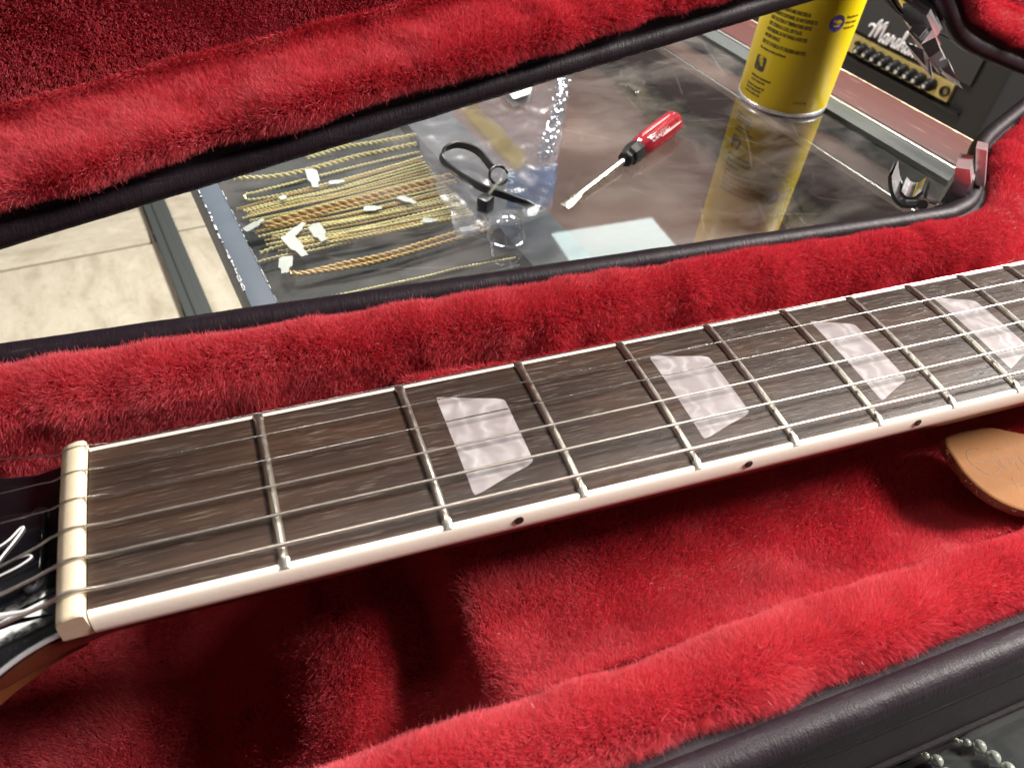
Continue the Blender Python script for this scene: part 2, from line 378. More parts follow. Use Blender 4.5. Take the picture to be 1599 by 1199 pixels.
ctrt = thing('display_counter', 'glass topped display counter with worn red-brown wood edge', 'counter', 'c', (300, 0, FZ))
zc = -FZ
def cpart(name, mb, m, **k): return part(name, mb.xf(t=(-300, 0, zc)), m, ctrt, **k)
gb = MB().box((287, 0, -3), (420, 1300, 6))
g = gb.mesh('glass_top', [M['glass_edge'], M['glass']], False)
for p in g.polygons: p.material_index = 1 if p.normal.z > .9 else 0
for v in g.vertices: v.co += Vector((-300, 0, zc))
part('glass_top', None, None, ctrt, mesh=g)
cpart('frame_rail', MB().box((71, 0, -14), (12, 1300, 29), bev=.8), M['frame'])
ch = MB()
for k in range(60):
    y = random.uniform(120, 340); ch.box((65.3+random.uniform(-.1, .5), y, .7), (random.uniform(.5, 1.3), random.uniform(.8, 5), .7), bev=.2)
for k in range(40):
    y = random.uniform(120, 340); ch.box((77.2+random.uniform(-.3, .1), y, .6), (random.uniform(.2, .5), random.uniform(1, 9), .4))
cpart('chipped_edge', ch, M['chip'], stuff=True)
cpart('trim_strip', MB().box((506.5, 0, -6), (17, 1300, 16), bev=.8).box((497.7, 0, 2.2), (1.6, 1300, 1), bev=.3), M['strip'])
cpart('trim_edge', MB().box((517, 0, -4.4), (3, 1300, 14), bev=.8), M['alu'])
wv = MB().box((540.5, 0, -8), (43, 1300, 22), bev=1.2); cpart('wood_edge', wv, M['wood'])
we = MB()
yy = np.linspace(100, 420, 90); wd = 1.2+2.4*np.clip(vnoise(np.stack([yy, yy*0, yy*0], 1), .03), 0, 1)+1.2*vnoise(np.stack([yy, yy*0, yy*0], 1), .2, 3)**2+7*np.exp(-((yy-295)/14)**2)
we.grid(np.stack([np.stack([562.6-wd, yy, yy*0+3.25], 1), np.stack([562.6+yy*0, yy, yy*0+3.0], 1), np.stack([562.8+yy*0, yy, yy*0-6], 1)], 0))
cpart('worn_wood_lip', we, M['raw_wood'])
cpart('shelf_board', MB().box((293, 0, -72), (424, 1280, 12)), M['shelf'])
cpart('case_rail', MB().box((481, 0, -26), (24, 1280, 34), bev=1.5), M['shelf'])
cpart('rail_glint', MB().box((468, 0, -12), (2.2, 1280, 5), bev=.6), M['alu'])  # bright metal line standing in for the highlight on the rail edge
cpart('cabinet_panel', MB().box((372, 0, -78-400), (268, 1280, 800)), M['wood'])

# ---- jewellery tray below the glass
H = -25.
tray = thing('jewellery_tray', 'charcoal jewellery tray of gold chains under the glass counter', 'tray', 'c', (150, 270, -66))
part('tray_base', MB().box((1, 0, 18), (140, 340, 36), bev=2), M['pad'], tray)
part('tray_side', MB().box((92, 0, 20), (38, 340, 44), bev=3), M['grey_pad'], tray)
for i in range(5):
    part('tray_divider', MB().box((-2, -122+13*i, 37.5), (142, 2.0, 3), bev=.6), M['grey_pad'] if i % 2 else M['pad'], tray)
def rope(pts, r, tw, strands=2, sides=6, step=None):
    P = spline(pts, 24); d = np.r_[0, np.cumsum(np.linalg.norm(np.diff(P, axis=0), axis=1))]; L_ = d[-1]
    n = int(L_/(step or tw/7.)); s_ = np.linspace(0, L_, n); Q = np.stack([np.interp(s_, d, P[:, k]) for k in range(3)], 1)
    T = np.gradient(Q, axis=0); T /= np.linalg.norm(T, axis=1)[:, None]; N = np.cross((0, 0, 1), T); N /= np.linalg.norm(N, axis=1)[:, None]; B = np.cross(T, N)
    mb = MB()
    for k in range(strands):
        a = 2*np.pi*(s_/tw+k/strands); mb.tube(Q+(np.cos(a)[:, None]*N+np.sin(a)[:, None]*B)*r*.55, r*.62, sides)
    return mb
def beadchain(pts, r, pitch):
    P = spline(pts, 24); d = np.r_[0, np.cumsum(np.linalg.norm(np.diff(P, axis=0), axis=1))]; L_ = d[-1]; n = int(L_/(pitch/4.))
    s_ = np.linspace(0, L_, n); Q = np.stack([np.interp(s_, d, P[:, k]) for k in range(3)], 1)
    return MB().tube(Q, r*(.72+.28*np.cos(2*np.pi*s_/pitch)), 6)
def chain(pxs, kind, r, label, group='gold chains laid out in the tray', mat='gold', lift=0):
    pts = np.array([ctr(u, v, H+lift) for u, v in pxs]); base = pts.mean(0); base[2] = H-5; pts = pts-base; pts[:, 2] += r
    mb = rope(pts, r, r*5.5) if kind == 'rope' else beadchain(pts, r, r*2.6)
    return thing_mesh('gold_chain', mb, M[mat], label, 'chain', 'c', base, group=group)
chain([(366, 282), (420, 280), (467, 272), (520, 258), (560, 247), (605, 238), (650, 228)], 'rope', 1.5, 'thick twisted gold rope chain lying above all the other full chains')
chain([(480, 250), (533, 234), (585, 226), (650, 214)], 'rope', 1.4, 'gold rope chain at the very top, half hidden by the case lid edge')
chain([(655, 240), (560, 262), (470, 285), (400, 303), (385, 306), (384, 313), (400, 314), (470, 300), (560, 277), (660, 248)], 'bead', 1.1, 'slim gold chain doubled back in a long narrow loop')
ORD = 'first second third fourth fifth sixth seventh eighth ninth tenth eleventh twelfth thirteenth fourteenth fifteenth sixteenth seventeenth eighteenth nineteenth twentieth twenty-first twenty-second'.split(); fine_n = []
rows = 23
for i in range(rows):
    f = i/(rows-1)
    L0 = np.array([370, 328])*(1-f)+np.array([425, 395])*f; R0 = np.array([660, 252])*(1-f)+np.array([742, 342])*f
    L0 = L0+np.array([random.uniform(-3, 26), random.uniform(-2, 2)]); mid = (L0+R0)/2+np.array([0, random.uniform(1, 4)])
    q1 = L0*.75+R0*.25+np.array([0, random.uniform(-1.5, 2.5)])
    if i in (8, 9): continue
    fine_n.append(i); chain([L0, q1, mid, R0], 'bead' if i % 3 else 'rope', random.choice((.75, .9, 1.05)), f'fine gold chain, {ORD[len(fine_n)-1]} from the top in the close row across the tray', mat='gold' if i % 4 else 'rose_gold', lift=random.uniform(0, 1.5))
chain([(413, 356), (440, 347), (500, 330), (560, 316), (620, 300), (705, 278)], 'rope', 1.9, 'heavy antique gold rope chain across the middle of the tray', mat='rose_gold', lift=2)
chain([(418, 360), (445, 353), (505, 336), (565, 321), (625, 306), (712, 286)], 'rope', 1.5, 'second antique gold rope chain just below the heavy middle one', mat='rose_gold', lift=1)
chain([(407, 398), (430, 390), (470, 381), (520, 373), (600, 352), (720, 322)], 'bead', 1.3, 'pale gold chain running below the white tags at the tray left')
chain([(405, 411), (440, 402), (500, 391), (600, 366), (735, 333)], 'bead', 1.0, 'thin gold chain third from the bottom of the tray')
chain([(448, 425), (470, 431), (540, 415), (600, 402), (660, 384), (760, 352)], 'rope', 1.5, 'brown gold rope chain near the front of the tray', mat='rose_gold')
chain([(462, 433), (545, 421), (605, 408), (665, 391), (768, 360)], 'rope', 1.3, 'frontmost complete gold rope chain beside the dividers', mat='rose_gold')
chain([(500, 470), (580, 452), (660, 435), (720, 420), (805, 405)], 'bead', .9, 'thin gold chain nearest the red plush, alone between the dividers', mat='gold')
def tagmesh(L_, W_):
    poly = [(-L_*.5, -W_*.36), (-L_*.42, -W_*.5), (L_*.12, -W_*.5), (L_*.22, -W_*.3), (L_*.5, -W_*.26), (L_*.5, W_*.26), (L_*.22, W_*.3), (L_*.12, W_*.5), (-L_*.42, W_*.5), (-L_*.5, W_*.36)]
    return MB().prism(poly, 0, .5, .12)
for (u, v, L_, W_, ang, lab) in [
    (489, 279, 12, 8, -75, 'white price tag standing highest in the tray below the rope chain'), (526, 285, 9, 6, -30, 'small white tag just right of the highest tag'),
    (442, 309, 5, 4, 20, 'tiny white tag beside the narrow chain loop'), (397, 352, 12, 6, 2, 'rounded white tag at the far left end of the tray'),
    (463, 360, 15, 6, 25, 'long folded white tag lying level above the lower tags'), (498, 364, 12, 8, -65, 'white tag right beside the long folded tag'),
    (461, 384, 12, 9, -50, 'broad white tag below the long folded tag'), (446, 414, 10, 8, -85, 'crumpled white tag lowest at the left of the tray'),
    (582, 326, 10, 5, -35, 'bow shaped white tag in the centre of the chains'), (636, 313, 10, 6, -45, 'white tag right of centre on the thin chains'),
    (671, 345, 8, 6, -40, 'faint white tag lying at the right end of the thin chains'), (734, 358, 11, 6, -30, 'white tag furthest right, near the clear plastic dome')]:
    L_ *= 1.6 if ang < -40 else 1.1; W_ *= .95
    ang -= 38 if ang < -40 else 0
    p = ctr(u, v, H+4); th = math.radians(ang)
    thing_mesh('price_tag', tagmesh(L_, W_), M['tag'], lab, 'price tag', 'c', p, rotz(th+.25) @ rotx(random.uniform(-.25, .25)) @ roty(random.uniform(-.2, .2)), group='white price tags on the chains', smooth=False)

# ---- clear bag, cable tie, cap
def film(name, pxs, nu, nv, amp, m, label, cat, h0=1.5, seed=1, closed=True, freq=.06):
    A, Bq, Cq, D = [ctr(u, v, 0)[:2] for u, v in pxs]
    P = np.zeros((nu, nv, 3))
    for i in range(nu):
        for j in range(nv):
            a, b = i/(nu-1), j/(nv-1); q = (A*(1-a)+Bq*a)*(1-b)+(D*(1-a)+Cq*a)*b; P[i, j] = (*q, 0)
    base = np.array([*P[..., :2].reshape(-1, 2).mean(0), 0])
    n1 = vnoise(P, freq, seed); n2 = np.abs(vnoise(P, freq*2.4, seed+1)); n3 = np.abs(vnoise(P, freq*6, seed+2))
    P[..., 2] = h0+amp*(.5+.5*n1)+amp*.6*n2+amp*.08*n3
    P[..., 0] += 2.0*vnoise(P*[1, 1, 0], .08, seed+5); P[..., 1] += 2.0*vnoise(P*[1, 1, 0], .08, seed+6)
    low = P.copy(); low[..., 2] = h0*.4
    mb = MB().grid(P-base)
    if closed: mb.grid(low-base)
    return mb, base
mb, b = film('plastic_bag', [(640, 190), (885, 130), (862, 335), (715, 375)], 50, 60, 3, 'bag', '', '')
bag = thing('plastic_bag', 'crumpled clear plastic bag lying on the glass beside the chains', 'bag', 'c', b)
part('bag_film', mb, M['bag'], bag)
fold = MB()
edge = np.array([ctr(u, v, 3) for u, v in spline([(884, 120), (880, 160), (873, 190), (862, 225), (858, 250)], 10)])
for k in range(5):
    e2_ = edge+np.array([k*2.2-7, 0, 0]); e2_[:, 2] = 2+5*np.abs(np.sin(np.arange(len(edge))*.8+k*1.3)); e2_[:, 0] += 1.6*np.sin(np.arange(len(edge))*1.1+k)
    fold.tube(e2_-b, .9+.5*np.sin(np.arange(len(edge))*1.7+k)**2, 7)
part('bag_crease', fold, M['cap'], bag)
mb2, b2 = film('x', [(795, 275), (872, 262), (862, 325), (790, 330)], 14, 14, 2, '', '', '', 2, 9); part('blue_print', mb2.xf(t=b2-b), M['blue_film'], bag)
mb2, b2 = film('x', [(700, 160), (722, 150), (822, 250), (808, 272)], 20, 6, 1, '', '', '', 3, 12); part('yellow_strip', mb2.xf(t=b2-b), M['yellow_strip'], bag)
mb2, b2 = film('x', [(780, 150), (830, 138), (826, 165), (800, 175)], 8, 8, 1, '', '', '', 8, 15); part('white_label', mb2.xf(t=b2-b), M['tag'], bag)
loop = spline([ctr(u, v, h) for u, v, h in [(768, 262, 9), (745, 236, 11), (716, 226, 12), (694, 234, 9), (690, 247, 6), (703, 263, 4), (728, 280, 4), (757, 295, 5), (790, 306, 5), (818, 316, 4), (847, 326, 3)]], 10)
b = loop.mean(0); b[2] = 3
tie = thing('cable_tie', 'black nylon cable tie bent in a loop on the clear bag', 'cable tie', 'c', b)
P = loop-b; T = np.gradient(P, axis=0); T /= np.linalg.norm(T, axis=1)[:, None]; Zv = np.array([0.25, -.35, .9]); N = np.cross(T, Zv); N /= np.linalg.norm(N, axis=1)[:, None]; U = np.cross(N, T)
hwid = np.where(np.arange(len(P)) > len(P)-9, np.linspace(2.2, 2.2, len(P))*np.clip((len(P)-np.arange(len(P)))/9., .35, 1), 2.2)[:, None]
part('tie_band', MB().grid(np.stack([P+U*hwid+N*.7, P+U*hwid-N*.7, P-U*hwid-N*.7, P-U*hwid+N*.7], 1), closed_v=True), M['black_plastic'], tie)
hd = ctr(758, 318, 5)-b
part('tie_head', MB().box(hd, (8, 7, 9), R=rotz(.5), bev=1), M['black_plastic'], tie)
rg = ctr(779, 274, 7)-b
part('tie_ring', MB().tube(spline([rg+np.array([6*math.cos(a), 3.5*math.sin(a), 4*math.sin(a)]) for a in np.linspace(0, 5.6, 10)], 6), .9, 7), M['black_plastic'], tie)
part('tie_clip', MB().tube(spline([ctr(u, v, 9)-b for u, v in [(762, 305), (772, 292), (782, 280), (786, 270)]], 6), 1.1, 7), M['cap'], tie)
cp = ctr(790, 372, 0)
cap_ = thing('plastic_dome', 'small clear plastic dome with bright glints at the bag corner', 'dome', 'c', cp)
part('cap_dome', MB().lathe([(9.5, 0), (9.6, 5), (9.2, 10), (7.6, 13), (4.5, 15), (1.5, 15.6), (.05, 15.6)], 28), M['cap'], cap_)
part('cap_rim', MB().lathe([(9.6, .1), (10.6, .1), (10.6, 1.6), (9.7, 1.8)], 28), M['cap'], cap_)
# ---- crumpled tan films put under the glass in place of tan reflections
for pxs, lab, sd in [([(960, 130), (1110, 60), (1130, 215), (1050, 190)], 'crumpled tan sheet beneath the glass standing in for a reflection behind the screwdriver', 21), ([(1225, 240), (1420, 330), (1400, 390), (1240, 420)], 'crumpled tan sheet beneath the glass standing in for a reflection right of the yellow can', 33)]:
    Q = [ctr(u, v, -58)[:2] for u, v in pxs]; n = 46; P = np.zeros((n, n, 3))
    for i in range(n):
        for j in range(n):
            a, b_ = i/(n-1), j/(n-1); P[i, j, :2] = (Q[0]*(1-a)+Q[1]*a)*(1-b_)+(Q[3]*(1-a)+Q[2]*a)*b_
    base = np.array([*P[..., :2].reshape(-1, 2).mean(0), -66])
    P[..., 0] += 9*vnoise(P, .035, sd)+3*vnoise(P, .1, sd+3); P[..., 1] += 9*vnoise(P, .035, sd+1)+3*vnoise(P, .1, sd+4)
    P[..., 2] = -64+16*np.abs(vnoise(P, .022, sd+2))+9*np.abs(vnoise(P, .06, sd+5))+3*np.abs(vnoise(P, .17, sd+6))
    lo = P.copy(); lo[..., 2] = -65.5
    thing_mesh('reflection_sheet', MB().grid(P-base).grid(lo-base), M['tan_sheet'], lab, 'reflection stand-in', 'c', base, group='crumpled tan sheets standing in for reflections')

# ---- spray can
fr = ctr(1211, 181, 0); vd = np.array([fr[0], fr[1]])-cloc(CAMP)[:2]; vd /= np.linalg.norm(vd); RC = 32.4
cc = np.array([*(fr[:2]+vd*RC), 0])
can = thing('spray_can', 'yellow spray can with black print standing on the glass counter', 'spray can', 'c', cc)
part('can_body', MB().lathe([(RC-.6, 3.4), (RC, 4.2), (RC, 175), (RC-2, 181), (RC-9, 188), (RC-16, 191)], 64), M['can'], can)
part('bottom_rim', MB().lathe([(RC-5, 1.4), (RC-3, .2), (RC-.9, 0), (RC+.35, .8), (RC+.5, 1.9), (RC+.2, 3.0), (RC-.7, 3.5)], 64), M['chrome'], can)
part('valve_cup', MB().lathe([(RC-16.2, 191), (RC-17, 194), (9, 195), (6, 192), (.1, 192)], 40), M['chrome'], can)
part('nozzle', MB().lathe([(5, 192), (5, 203), (4, 205), (.1, 205)], 20), M['tag'], can)
camdir = math.atan2(*(cloc(CAMP)[:2]-cc[:2])[::-1])
def wrapped(mb, ang0, z0, lift=.12):
    V = np.array(mb.v); a = camdir+ang0+V[:, 0]/RC; r = RC+lift+V[:, 2]; mb.v = [tuple(p) for p in np.stack([r*np.cos(a), r*np.sin(a), z0+V[:, 1]], 1)]; return mb
def textmesh(s_, size, wmax=None, bold=.0):
    cu = bpy.data.curves.new('t', 'FONT'); cu.body = s_; cu.size = size; cu.extrude = .03; cu.offset = bold; cu.resolution_u = 2
    o = bpy.data.objects.new('t', cu); me = bpy.data.meshes.new_from_object(o)
    mb = MB(); V = np.array([v.co[:] for v in me.vertices]) if len(me.vertices) else np.zeros((1, 3)); F = [list(p.vertices) for p in me.polygons]
    if wmax: V[:, 0] *= wmax/max(1e-6, V[:, 0].max())
    bpy.data.objects.remove(o); bpy.data.curves.remove(cu); bpy.data.meshes.remove(me)
    return mb.add(V, F)
lines = MB()
A0 = -.86
for s_, z, x0, wd, sz in [('DO NOT USE NEAR FLAME. PUNCTURE OR', 67.5, 2.5, 26.5, 2.9), ('INCINERATE CONTAINER. DO NOT EXPOSE TO', 63.6, 2, 32.5, 2.9), ('HEAT OR STORE AT TEMPERATURES ABOVE', 59.7, 1.6, 30.5, 2.9),
                      ('120\u00b0F. STORE IN A COOL, DRY PLACE.', 55.8, 1.2, 26, 2.9), ('AVOID FREEZING. DO NOT INHALE. AVOID EYES', 51.9, .8, 31, 2.9), ('AND SKIN CONTACT.', 48.0, .5, 14, 2.9),
                      ('KEEP OUT OF REACH OF CHILDREN AND PETS.', 43.4, 0, 34, 3.1), ('Este envase no debe perforarse', 39.6, -.3, 22, 2.1),
                      ('Satisfaction Guaranteed', 20.2, -1, 18, 2.0), ('or your money back', 17.6, 0, 13.5, 2.0), ('Questions? Comments? Call', 13.6, -3, 17, 2.0), ('Mon-Fri 9:00-5:00 EST', 11.0, -3, 15.5, 1.9), ('or visit our website today', 8.4, -3.4, 15.5, 1.9)]:
    V = textmesh(s_, sz*1.12, wd, .10); V.v = [(x+x0, y, z_) for x, y, z_ in V.v]; wrapped(V, A0, z); lines.add(V.v, V.f)
for s_, z, x0, wd in [('LOT 2 7B', 10.5, 36.5, 9.5)]:
    V = textmesh(s_, 1.8, wd, .04); V.v = [(x+x0, y, z_) for x, y, z_ in V.v]; wrapped(V, A0, z); lines.add(V.v, V.f)
for k, s_ in enumerate(['Recycle me', 'when empty', 'ozone safe']):
    V = textmesh(s_, 2.2, 11, .05); V.v = [(x+54, y, z_) for x, y, z_ in V.v]; wrapped(V, A0, 68.5-3.4*k); lines.add(V.v, V.f)
V = MB().box((64, 85, .05), (9, 5, .1)); wrapped(V, A0, 0); lines.add(V.v, V.f)
part('printed_text', lines, M['ink'], can, smooth=False)
def disc(cx, cy, rx, ry, sup=2., n=40, t_=.08):
    pts = []
    for a in np.linspace(0, 2*np.pi, n, endpoint=False):
        c_, s_ = math.cos(a), math.sin(a); pts.append((cx+rx*math.copysign(abs(c_)**(2/sup), c_), cy+ry*math.copysign(abs(s_)**(2/sup), s_)))
    return MB().prism(pts, 0, t_)
part('printed_badge', wrapped(disc(47.5, 65.5, 5.4, 5.4), A0, 0), M['badge'], can, smooth=False, label='round violet badge')
V = textmesh('ozone', 2.4, 6.5); V.v = [(x+44.3, y+66.2, z_+.1) for x, y, z_ in V.v]; V2 = textmesh('safe', 2.4, 4.5); V.add([(x+45.3, y+63.3, z_+.1) for x, y, z_ in V2.v], V2.f)
part('badge_text', wrapped(V, A0, 0), M['can'], can, smooth=False)
part('printed_square', wrapped(disc(4.2, 30, 5, 5, 6.), A0, 0), M['ink'], can, smooth=False, label='dark rounded square printed below the text')
V = MB()
for k in range(4): V2 = textmesh('recycle can', 1.7, 6.6); V.add([(x+.9, y+32.3-2.1*k, z_+.1) for x, y, z_ in V2.v], V2.f)
part('square_text', wrapped(V, A0, 0), M['strip'], can, smooth=False)

# ---- screwdriver
p0 = ctr(881, 323, .8); p1 = ctr(1050, 192, 7.5); ax = p1-p0; Ls = np.linalg.norm(ax[:2]); an = math.atan2(ax[1], ax[0])
sd = thing('screwdriver', 'flat screwdriver with clear red handle and black collar on the glass', 'screwdriver', 'c', (p0[0], p0[1], 0), rotz(an) @ roty(-math.atan2(6.7, Ls)))
k0 = Ls*.55
tipm = [(0, .45, 3.4), (4, .6, 3.3), (12, 1.1, 3.0), (16, 1.9, 2.2), (20, 2.1, 2.1), (k0, 2.1, 2.1)]
Pn = np.array([[(x, b_*math.cos(a), .9+a_*math.sin(a)) for a in np.linspace(0, 2*np.pi, 14, endpoint=False)] for x, a_, b_ in tipm])
part('blade', MB().grid(np.vstack([[np.tile([[-.1, 0, .9]], (14, 1))], Pn]), closed_v=True, flip=True), M['steel'], sd)
part('collar', MB().lathe([(.1, 0), (4.5, 0), (5.2, 1), (5.2, 3), (4.6, 4), (6.3, 6), (6.8, 9), (6.8, 15), (6.2, 17)], 8).xf(roty(math.pi/2), (k0-4, 0, .9)), M['black_plastic'], sd, angle=25)
hp = [(6.0, 0), (7.4, 3), (8.2, 9), (8.3, 38), (8.0, 44), (7.2, 46.5), (4, 47.5), (.1, 47.6)]
n = 48; a = np.linspace(0, 2*np.pi, n, endpoint=False)
G = np.array([[(r*(1-.17*(.5+.5*math.cos(6*t_))*(1 if 3 < z < 45 else .2))*math.cos(t_), r*(1-.17*(.5+.5*math.cos(6*t_))*(1 if 3 < z < 45 else .2))*math.sin(t_), z) for t_ in a] for r, z in hp])
part('handle', MB().grid(G, closed_v=True, flip=True).xf(roty(math.pi/2), (k0+12, 0, .9)), M['red_handle'], sd)
V = textmesh('CRAFTED', 4.2, 22, .05)
part('handle_print', V.xf(rotx(math.radians(62)), (k0+20, -6.0, 5.0)), M['white_print'], sd, smooth=False)

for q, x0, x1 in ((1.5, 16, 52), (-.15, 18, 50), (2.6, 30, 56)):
    part('handle_glint', MB().tube(np.array([((k0+x0)*(1-f)+(k0+x1)*f, 7.6*math.cos(q), .9+7.6*math.sin(q)) for f in np.linspace(0, 1, 8)]), .55*np.array([.3, .9, 1, 1, 1, 1, .9, .3]), 8), M['pale_red'], sd)  # pale strips modelled in place of light reflected along the handle
# ---- pearls on a dark tray under the near side of the glass
pt = thing('pearl_tray', 'dark velvet tray holding pearl strands below the near side of the case', 'tray', 'c', (260, -190, -66))
part('tray_base', MB().box((0, 0, 20), (190, 150, 40), bev=1.5), M['pad'], pt)
for st, (pxs, lab) in enumerate([([(1503, 1157), (1533, 1167), (1557, 1187), (1583, 1207), (1612, 1228), (1640, 1250)], 'pearl strand in the lower right corner, the nearer to the photo edge'), ([(1440, 1177), (1461, 1186), (1474, 1202), (1490, 1222), (1510, 1246)], 'pearl strand just left of the corner strand, mostly cut off')]):
    P = spline([ctr(u, v, -23) for u, v in pxs], 30); d = np.r_[0, np.cumsum(np.linalg.norm(np.diff(P, axis=0), axis=1))]
    t_ = thing('pearl_strand', lab, 'necklace', 'c', (*P[0][:2], -26), group='pearl strands')
    s_ = 0; k = 0
    sph = MB().lathe([(.02, -1)]+[(math.cos(q), math.sin(q)) for q in np.linspace(-1.4, 1.4, 11)]+[(.02, 1)], 18)
    while s_ < d[-1]:
        r = (1.4 if k == 0 else 2.35) if st == 0 else (1.2 if k == 0 else 2.1)
        c_ = np.array([np.interp(s_+r, d, P[:, j]) for j in range(3)])
        me = MB().add(np.array(sph.v)*r, sph.f)
        o = part('pearl', me, M['pearl'], t_); o.location = Vector(c_-np.array([*P[0][:2], -26])); s_ += 2*r+.25; k += 1
    part('knot', MB().tube(spline([P[0]-np.array([*P[0][:2], -26])+np.array([random.uniform(-.6, .6), random.uniform(-.6, .6), 0])-(P[6]-P[0])/np.linalg.norm(P[6]-P[0])*.5*q for q in range(6)], 4), .45, 6), M['steel'], t_)

# ---- guitar amplifier behind the counter
XA = 1300.
def amp_at(u, v): return cloc(hit(u, v, E1, ORG+E1*XA))
gl, gr = amp_at(1318, 62), amp_at(1488, 146)
gz = (amp_at(1330, 51)[2]+amp_at(1495, 131)[2])/2; gz2 = (amp_at(1323, 75)[2]+amp_at(1477, 160)[2])/2
y0, y1 = gr[1]-14, gl[1]+60
top = gz+170; bot = gz2-70
amp = thing('guitar_amplifier', 'black guitar amplifier head with gold control panel behind the counter', 'amplifier', 'c', (XA, (y0+y1)/2, bot))
cy = (y0+y1)/2; wid = y1-y0+60
def ap(name, mb, m, parent=amp, **k): return part(name, mb.xf(t=(-XA, -cy, -bot)), m, parent, **k)
ap('cabinet', MB().box((XA+130, cy-14, (top+bot)/2), (256, wid+30, top-bot), bev=10), M['tolex'])
ap('front_panel', MB().box((XA-1, cy, (top+gz)/2), (8, wid-40, top-gz-14), bev=2), M['grille'])
gp = ap('control_panel', MB().box((XA-1, (y1+gr[1])/2, (gz+gz2)/2), (10, y1-gr[1], gz-gz2), bev=1), M['brass'])
ap('front_bead', MB().box((XA-3, cy, gz2-9), (8, wid-30, 5), bev=1.5), M['black_plastic'])
kp = [amp_at(u, v) for u, v in [(1352, 77), (1365, 83), (1378, 89), (1391, 95), (1404, 102), (1416, 108), (1430, 114), (1444, 120), (1460, 129)]]
for q in kp:
    k_ = ap('knob', MB().lathe([(10.5, 0), (10.5, 10), (9, 12)], 20).lathe([(9, 12), (7, 21), (6, 22), (.1, 22)], 20, mi=0).xf(roty(-math.pi/2), (XA-6, q[1], (gz+gz2)/2)), M['black_plastic'])
    part('knob_glint', MB().lathe([(3.4, 22.1), (3.2, 23.2), (.1, 23.4)], 18).xf(roty(-math.pi/2), (-6, q[1]-cy, (gz+gz2)/2-bot)), M['chrome'], k_)  # small chrome disc standing in for the highlight on a black knob
for q in ((1345, 66), (1447, 119)): p = amp_at(*q); ap('switch', MB().lathe([(4, 0), (4, 8), (.1, 8)], 12).xf(roty(-math.pi/2), (XA-6, p[1], (gz+gz2)/2+6)), M['black_plastic'])
p = amp_at(1482, 138); ap('jack_socket', MB().lathe([(9, 0), (9, 5), (6, 5), (5, -2), (.1, -2)], 18).xf(roty(-math.pi/2), (XA-6, p[1], (gz+gz2)/2)), M['black_plastic'])
# script logo: pen strokes, (x to the right, y up), letter height 1
strokes = [[(-.5, .55), (-.35, .7), (-.1, .72), (.05, .55), (0, .2), (-.12, 0)], [(-.12, 0), (.2, .8), (.45, 1.15), (.45, .7), (.38, .1)], [(.38, .1), (.7, .8), (1.0, 1.15), (.95, .6), (.9, .1), (1.0, 0), (1.15, .15)],
           [(1.6, .5), (1.4, .55), (1.22, .3), (1.3, .02), (1.5, .1), (1.62, .5)], [(1.62, .5), (1.58, .1), (1.7, .02), (1.85, .3)], [(1.85, .3), (1.98, .62), (2.0, .45), (2.15, .5), (2.12, .15), (2.25, .02), (2.45, .3)],
           [(2.45, .3), (2.6, .6), (2.62, .3), (2.6, .05), (2.4, .05)], [(2.6, .05), (2.85, .3), (3.1, 1.0), (3.15, 1.15), (3.0, 1.1), (2.9, .5), (2.88, 0)], [(2.88, .1), (3.05, .48), (3.2, .45), (3.2, .1), (3.3, .02), (3.45, .2)],
           [(3.85, .5), (3.65, .55), (3.48, .3), (3.55, .02), (3.75, .1), (3.88, .5), (3.85, .1), (4.0, .05), (4.15, .3)], [(4.15, .3), (4.4, 1.0), (4.38, 1.15), (4.25, .9), (4.25, .1), (4.4, .05), (4.55, .3)], [(4.55, .3), (4.8, 1.0), (4.78, 1.15), (4.65, .9), (4.65, .1), (4.8, .05), (5.0, .25)]]
la, lb = amp_at(1372, 45), amp_at(1434, 74); sx = np.linalg.norm(la-lb)/3.3*.82; lg = MB()
for st in strokes:
    q = spline([(XA-6.5, la[1]-(x-.2)*sx, la[2]-6+(y-.35)*sx*1.25+(lb[2]-la[2])*(x-.2)/3.3) for x, y in st], 7); lg.tube(q, 2.5, 6)
ap('script_logo', lg, M['white_print'])
cab = MB().box((XA+150, cy-60, (bot+FZ)/2), (330, wid+420, bot-FZ-4), bev=8)
thing_mesh('speaker_cabinet', cab.xf(t=(-XA-150, -cy, -FZ)), M['tolex'], 'black speaker cabinet standing on the floor under the amplifier', 'speaker', 'c', (XA+150, cy, FZ))
# back of the shop, dark
wb = MB().box((XA+700, 500, -200), (60, 3600, 1500)); thing_mesh('back_wall', wb.xf(t=(-XA-700, -500, 950)), M['pad'], 'dark wall behind the amplifier', 'wall', 'c', (XA+700, 500, FZ), smooth=False)

# ================================================================== GUITAR CASE
ZR = -18.
case = thing('guitar_case', 'open dark leatherette guitar case lined with red plush', 'guitar case', 'g', (120, 0, -100))
CO = np.array([120, 0, -100.])
half = [(300, 79), (318, 80.5), (334, 87), (352, 103), (378, 125), (420, 146), (470, 168), (560, 200)]
pts = [(x+170, -y) for x, y in half[::-1]]+[(420, -79), (360, -79), (300, -79), (200, -79), (100, -79), (0, -79), (-120, -79), (-180, -77), (-205, -60), (-212, -30), (-212, 30), (-205, 60), (-180, 77), (-120, 79), (0, 79), (100, 79), (200, 79)]+half
pts = np.array(pts, float)
d = np.r_[0, np.cumsum(np.linalg.norm(np.diff(pts, axis=0), axis=1))]
fine = spline(np.c_[pts, np.zeros(len(pts))], 30)[:, :2]
d = np.r_[0, np.cumsum(np.linalg.norm(np.diff(fine, axis=0), axis=1))]
s_ = np.arange(0, d[-1], 2.0); PATH = np.stack([np.interp(s_, d, fine[:, k]) for k in range(2)], 1)
